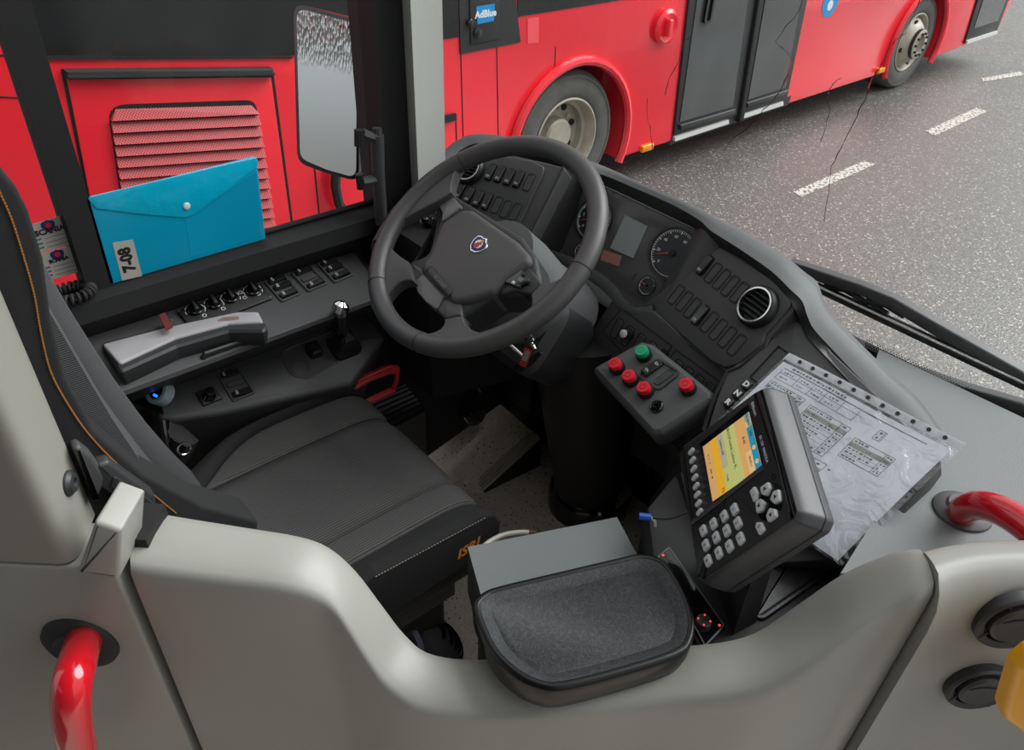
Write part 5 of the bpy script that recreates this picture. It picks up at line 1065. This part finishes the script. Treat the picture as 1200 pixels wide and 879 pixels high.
# ================================================================ ticket terminal on its pedestal
TEp = Pl(onz((870, 570), .93), -37, 23)
ped = thing('cash_desk', 'black moulded cash desk pedestal under the ticket terminal', 'cash desk', (.78, .40, 0))
dz = .70; dp = axes((.78, .40, dz), (1, 0, 0), (0, 1, 0))
dq = dp.uvs([(757, 594), (792, 552), (850, 530), (930, 570), (1004, 668), (1000, 700), (905, 765), (826, 772), (790, 715), (764, 655)])
obj('desk_body', mb(rings(dp, rnd(dq, .02), [(.02, -.7), (.0, -.12), (0, -.012), (.004, -.003), (.012, 0)])), K['deep'], ped)
rcq = dp.uvs([(856, 688), (889, 727), (985, 660), (950, 610)]); obj('coin_recess', mb(rings(dp, rnd(rcq, .01), [(-.006, .0), (-.004, .006), (0, .006), (.006, -.0), (.010, .0015)], False, True)), K['black'], ped)
obj('rear_plate', mb(slab(TEp, rnd(TEp.uvs([(757, 592), (789, 545), (806, 535), (836, 640), (820, 690)], -.10), .01), -.14, -.10, .006)), K['black'], ped)
obj('plate_inset', mb(slab(TEp, rnd(TEp.uvs([(776, 577), (800, 552), (812, 600), (808, 628)], -.10), .008), -.10, -.096, .003)), K['black'], ped)
obj('terminal_stem', mb(hexa([V((q.x, q.y, .69)) for q in (TEp.at(-.07, -.08, -.05), TEp.at(.07, -.08, -.05), TEp.at(.05, 0, -.06), TEp.at(-.07, 0, -.06))], [TEp.at(-.07, -.08, -.05), TEp.at(.07, -.08, -.05), TEp.at(.05, .0, -.05), TEp.at(-.07, .0, -.05)])), K['black'], ped)
ter = thing('ticket_terminal', 'dark ticket terminal with lit colour screen and pale keypad', 'terminal', TEp.at(0, 0, -.06))
fq = rnd(TEp.uvs([(888, 459), (898, 454), (940, 600), (935, 612), (828, 684), (820, 680), (797, 531), (803, 522)], -.004), .006)
obj('case', mb(rings(TEp, fq, [(.004, -.056), (-.002, -.05), (-.004, -.036), (-.004, -.034), (-.003, -.012), (0, -.004), (.003, 0)])), K['termbody'], ter, smooth=50)
obj('case_seam', mb(rings(TEp, fq, [(-.0046, -.037), (-.0046, -.0355)], False, False)), K['deep'], ter)
obj('fascia', mb(rings(TEp, inset(ccw(fq), .006), [(0, -.002), (0, .0008), (.001, .0014)])), K['termface'], ter)
scq = TEp.uvs([(879, 483), (894.5, 548), (836.5, 588), (825, 524)]); bez = TEp.uvs([(878, 474), (897, 549), (837, 592), (821, 520)])
obj('screen_bezel', mb(slab(TEp, bez, .001, .0016)), K['gloss'], ter)
S = [V(q) for q in scq] # image TL.., order: upper right, lower right, lower left, upper left
def sc(s, t_): # s: 0 left edge of picture .. 1 right ; t: along reading direction
    l0, l1, r0, r1 = S[3], S[2], S[0], S[1]; return l0.lerp(l1, t_).lerp(r0.lerp(r1, t_), s)
scr = obj('screen', mb(slab(TEp, [tuple(x) for x in S], .0016, .0020)), K['scr_orange'], ter)
def stripe(s0, s1, t0, t1, m): obj('screen_stripe', mb(slab(TEp, [tuple(sc(s0, t0)), tuple(sc(s0, t1)), tuple(sc(s1, t1)), tuple(sc(s1, t0))], .0020, .0022)), K[m], scr)
stripe(.16, .31, 0, 1, 'scr_amber'); stripe(.31, .43, 0, .62, 'scr_grey'); stripe(.31, .43, .62, 1, 'scr_green'); stripe(.43, .67, 0, 1, 'scr_green'); stripe(.89, 1, 0, 1, 'scr_blue'); stripe(.89, 1, 0, .24, 'scr_peach'); stripe(.78, .89, .62, .98, 'scr_peach')
ta = math.atan2((S[2] - S[3]).y, (S[2] - S[3]).x); ta = math.atan2((S[1] - S[0]).y, (S[1] - S[0]).x)
def st_(s, size, a, b): q = sc(a, b); text(s, size, TEp, q.x, q.y, .0023, K['scr_text'], scr, rot=ta)
st_('08:48:05', .0062, .945, .12); st_('08:53,Poselok Lukino 9L', .0072, .55, .37); st_('Lukino x20', .006, .37, .25); st_('8.43', .0072, .80, .40); st_('00:02:1', .006, .835, .80); st_('Trafik', .005, .37, .8); st_('72', .008, .24, .94); st_('12  11  21      2000   48', .0045, .08, .42); st_('1004', .005, .945, .36)
for a in (.62, .86):
    q = sc(.945, a); obj('screen_icon', mb(slab(TEp, circ(.0035, 10, q.x, q.y), .0022, .0024)), K['scr_peach'], scr)
def fline(p, q, w, m, nm, hh=.0018): # raised hairline on the fascia
    a, b = V(TEp.uv(p)), V(TEp.uv(q)); d = (b - a).normalized(); s_ = V((-d.y, d.x)) * w / 2; obj(nm, mb(slab(TEp, [tuple(a + s_), tuple(a - s_), tuple(b - s_), tuple(b + s_)], .001, hh)), m, ter)
fline((896, 548), (812, 614), .007, K['dash'], 'fascia_ridge', .003); fline((868, 584), (893, 610), .0009, K['deep'], 'panel_line'); fline((815, 617), (867, 583), .0009, K['deep'], 'panel_line'); fline((893, 465), (927, 600), .0016, K['dash'], 'edge_line')
fline((824, 523), (837, 591), .0016, K['silver'], 'screen_trim')
for k in range(8):
    q = V((809.5, 529)).lerp(V((819, 600)), k / 7); u0, v0 = TEp.uv(q, .004); obj('soft_key', mb(slab(TEp, rrect(.0082, .0135, .004, 5, u0, v0), .001, .005, .0015)), K['keys'], ter)
    p_ = V((816, 525)).lerp(V((829, 590)), (k + .02) / 8); fline(tuple(p_), (p_.x + 5, p_.y - 3), .0006, K['scr_text'], 'tick')
KP = [[(860, 597), (864, 613), (867, 631)], [(848, 605), (851, 622), (854, 640)], [(835.5, 614), (838.5, 630), (841.5, 648)], [(823.5, 622), (826.5, 639), (829, 657)]]
for row, labs in zip(KP, (('1', '2', '3'), ('4', '5', '6'), ('7', '8', '9'), ('*', '0', '#'))):
    for q, s in zip(row, labs):
        u0, v0 = TEp.uv(q, .004); k_ = obj('key', mb(slab(TEp, rrect(.0165, .0125, .003, 4, u0, v0), .001, .0052, .0018)), K['keys'], ter); text(s, .0075, TEp, u0, v0, .0053, K['scr_text'], k_)
u0, v0 = TEp.uv((902, 588), .002); nv = obj('navigation_pad', mb(lathe(TEp, [(.0245, .001), (.0245, .002), (0, .002)], 32, u0, v0)), K['gloss'], ter)
for q, nm, rot in (((898, 575.5), 'key', 0), ((908, 583.5), 'key', 0), ((892.5, 592), 'key', 0), ((904, 601.5), 'key', 0)):
    a, b = TEp.uv(q, .004); dx, dy = a - u0, b - v0; an = math.atan2(dy, dx); ca, sa = math.cos(an), math.sin(an)
    pq = [(-.0105, 0), (-.003, -.0085), (.008, -.008), (.0085, .008), (-.003, .0085)]; pq = [(u0 + dx + (x * .9 + .002) * ca - y * sa, v0 + dy + (x * .9 + .002) * sa + y * ca) for x, y in pq]
    k_ = obj('arrow_key', mb(slab(TEp, rnd(pq, .003), .002, .0062, .0016)), K['keys'], nv)
    tri = [(.006, 0), (.001, .003), (.001, -.003)]; obj('arrow', mb(slab(TEp, [(u0 + dx + x * ca - y * sa, v0 + dy + x * sa + y * ca) for x, y in tri], .0062, .0065)), K['scr_text'], k_)
for q, pq, s in (((884, 580.5), [(-.011, .006), (.002, .0065), (.010, .002), (.008, -.0055), (-.011, -.005)], 'I'), ((890.5, 617), [(-.009, -.002), (-.005, -.007), (.009, -.0065), (.0095, .005), (-.003, .005)], 'E')):
    a, b = TEp.uv(q, .004); k_ = obj('key', mb(slab(TEp, rnd([(a + x, b + y) for x, y in pq], .002), .001, .0052, .0016)), K['keys'], ter); text(s, .007, TEp, a, b, .0053, K['scr_text'], k_)
u0, v0 = TEp.uv((908, 559)); obj('sensor', mb(lathe(TEp, [(.0042, .001), (.0042, .002), (.003, .002), (.0028, .0008), (0, .0008)], 16, u0, v0)), K['gloss'], ter)
a, b = TEp.uv((885, 480)), TEp.uv((907, 558)); ta2 = math.atan2(b[1] - a[1], b[0] - a[0])
u0, v0 = TEp.uv((884.5, 479.5)); text('BMcom', .0078, TEp, u0, v0, .0016, K['keys'], ter, rot=ta2, bold=.0002); u0, v0 = TEp.uv((896, 526.5)); text('SX 120  MAGOLA', .0058, TEp, u0, v0, .0016, K['keys'], ter, rot=ta2, bold=.0002)
# validator strip beside the tray
RDp = axes((.6, .35, .715), (1, 0, 0), (0, 1, 0))
rd_ = thing('radio_unit', 'slim black radio unit with red lights between tray and terminal', 'radio', onz((808, 700), .70))
rq = RDp.uvs([(770, 652), (784, 640), (850, 733), (826, 759)])
obj('unit_body', mb(slab(RDp, rnd(rq, .003), -.014, 0, .001)), K['gloss'], rd_)
obj('unit_edge', mb(rings(RDp, rnd(rq, .003), [(.001, -.0005), (.001, .0008), (.0025, .0008), (.0025, -.0005)], False, False)), K['silver'], rd_)
u0, v0 = RDp.uv((824, 731)); kb_ = obj('unit_knob', mb(lathe(RDp, [(.012, 0), (.011, .008), (.009, .009), (0, .009)], 24, u0, v0)), K['dark'], rd_)
for i in range(4): a = .6 + i * 1.57; obj('led', mb(slab(RDp, circ(.0014, 8, u0 + .0085 * math.cos(a), v0 + .0085 * math.sin(a)), .0085, .0096)), K['led'], kb_)
for q in ((777, 651), (843, 733)): u0, v0 = RDp.uv(q); obj('led', mb(slab(RDp, circ(.0018, 8, u0, v0), 0, .001)), K['led'], rd_)
# cable with blue plug hanging on the desk
pc = thing('plug_cable', 'thin black cable with blue plug at the left edge of the cash desk', 'cable', onz((757, 606), .80))
obj('plug', mb(tube([onz((749, 605), .815), onz((763, 606.5), .815)], .0055, 8)), K['blue'], pc)
obj('wire', mb(tube(cr([onz((763, 606.5), .815), onz((767, 611), .81), onz((768, 617), .80)], 5), .0024, 6)), K['wirewhite'], pc); obj('wire', mb(tube(cr([onz((764, 607), .815), onz((785, 608), .82), onz((806, 600), .83)], 5), .0014, 6)), K['black'], pc)
# ================================================================ timetable in a punched plastic sleeve
PPp = Pl(RSp.hit((960, 480), .022), -3, 58)
A_, B_, D_ = V(PPp.uv((925, 414))), V(PPp.uv((1133, 520))), V(PPp.uv((986, 664))); E_ = A_ + (D_ - B_)
def pp(s, t_, h_=0): q = A_.lerp(B_, s).lerp(E_.lerp(D_, s), t_); return PPp.at(q.x, q.y, h_ + .003 * math.sin(s * 6 + t_ * 4) + .004 * (t_ * (1 - t_)) * math.sin(s * 9))
def sheet(s0, s1, t0, t1, h_, n=24, m=18): return loft([[pp(s0 + (s1 - s0) * i / n, t0 + (t1 - t0) * j / m, h_) for i in range(n + 1)] for j in range(m + 1)])
def sheet2(s0, s1, t0, t1, h0, h1):
    v, f = sheet(s0, s1, t0, t1, h0); v2, f2 = sheet(s0, s1, t0, t1, h1); b = len(v); f = f + [[x + b for x in q] for q in f2]; n, m = 25, 19
    e = [j for j in range(n)] + [i * n + n - 1 for i in range(1, m)] + [(m - 1) * n + j for j in range(n - 2, -1, -1)] + [i * n for i in range(m - 2, 0, -1)]
    f += [[a, c, c + b, a + b] for a, c in zip(e, e[1:] + e[:1])]; return v + v2, f
slv = thing('timetable_sleeve', 'printed timetable in a clear punched sleeve lying on the dashboard beside the terminal', 'document', PPp.at(0, 0, -.01))
pap = obj('paper_sheet', mb(sheet2(.015, .97, .075, .985, 0, .0004)), K['paper'], slv, smooth=80)
obj('sleeve_film', mb(sheet2(0, 1, 0, 1, .0016, .0019)), K['film'], slv, smooth=80)
obj('sleeve_strip', mb(sheet2(.0, 1, .0, .055, .0004, .0010)), mat('white_sleeve_strip', (206, 206, 210), .3), slv, smooth=80)
for k in range(11):
    s = .09 + .082 * k; hq = []
    hm = MB(); c_ = pp(s, .028, .0024); hm.add(loft_solid([[c_ + (PPp.u * math.cos(a) + PPp.v * math.sin(a)) * .0035 + PPp.n * d for a in [i * .6283 for i in range(10)]] for d in (0, .0004)])); obj('punch_hole', hm, K['rubber'], slv)
inv = {}
def pst(p): # pixel on the sheet -> sheet coordinates
    q = V(PPp.uv(p)) - A_; e1, e2 = B_ - A_, E_ - A_; det = e1.x * e2.y - e1.y * e2.x; return ((q.x * e2.y - q.y * e2.x) / det, (e1.x * q.y - e1.y * q.x) / det)
def quad(m, s0, t0, s1, t1, h_=.0006):
    k = max(1, int(abs(s1 - s0) / .08)); 
    for i in range(k):
        a, b = s0 + (s1 - s0) * i / k, s0 + (s1 - s0) * (i + 1) / k; m.add(([pp(a, t0, h_), pp(b, t0, h_), pp(b, t1, h_), pp(a, t1, h_)], [[0, 1, 2, 3]]))
pr, po, pn, pk = MB(), MB(), MB(), MB()
def hl_(s0, s1, t_, w=.0035, m=pr): quad(m, s0, t_ - w / 2, s1, t_ + w / 2)
def vl_(s_, t0, t1, w=.003, m=pr): quad(m, s_ - w / 2, t0, s_ + w / 2, t1)
def words(s0, s1, t_, h=.014):
    s = s0
    while s < s1 - .01: w = random.uniform(.006, .02); quad(pr, s, t_ - h / 2 * random.uniform(.5, 1), min(s1, s + w), t_ + h / 2 * random.uniform(.4, .9)); s += w + random.uniform(.004, .009)
s0, t0 = pst((930, 432)); s1, _ = pst((1087, 520)); hl_(.05, s1, .115, .006, pn); words(.09, .42, .095, .02)
hl_(.05, .55, .155); hl_(.05, .52, .205)
for s in (.05, .16, .25, .33, .43, .52): vl_(s, .125, .205)
for s in (.07, .175, .265, .35): words(s, s + .06, .14); words(s, s + .05, .182, .01)
def table(c0, c1, r0, r1, n, colour=None, dens=1.0):
    for k in (r0, r1): hl_(c0, c1, k, .004)
    for s in (c0, c1, c1 - (c1 - c0) * .2): vl_(s, r0, r1)
    for k in range(1, n): 
        t_ = r0 + (r1 - r0) * k / n; hl_(c0, c1, t_, .002)
    for k in range(n): t_ = r0 + (r1 - r0) * (k + .5) / n; words(c0 + .01, c0 + (c1 - c0) * random.uniform(.4, .75), t_, (r1 - r0) / n * .5); words(c1 - (c1 - c0) * .16, c1 - .008, t_, (r1 - r0) / n * .55)
    if colour: quad(colour, c0, r0 + (r1 - r0) / n * 1.1, c1, r0 + (r1 - r0) / n * 2.0, .0005)
table(.05, .27, .235, .46, 8, mat and pk); table(.31, .55, .25, .50, 8, po); table(.60, .82, .29, .44, 5, po); table(.66, .70, .17, .24, 2)
hl_(.1, .60, .53); hl_(.1, .60, .575)
for k in range(9): vl_(.1 + k * .0625, .53, .575); words(.118 + k * .0625, .14 + k * .0625, .552, .014)
quad(po, .1, .58, .6, .62, .0005)
for r in range(7):
    for c in range(18): words(.11 + c * .027, .13 + c * .027, .60 + r * .035, .016)
obj('print', pr, K['greyprint'], pap, kind='stuff', recalc=False); obj('print_band', po, K['olive'], pap, recalc=False); obj('print_rule', pn, K['navy'], pap, recalc=False); obj('print_band', pk, mat('pale_blue_print', (150, 174, 190), .6), pap, recalc=False)
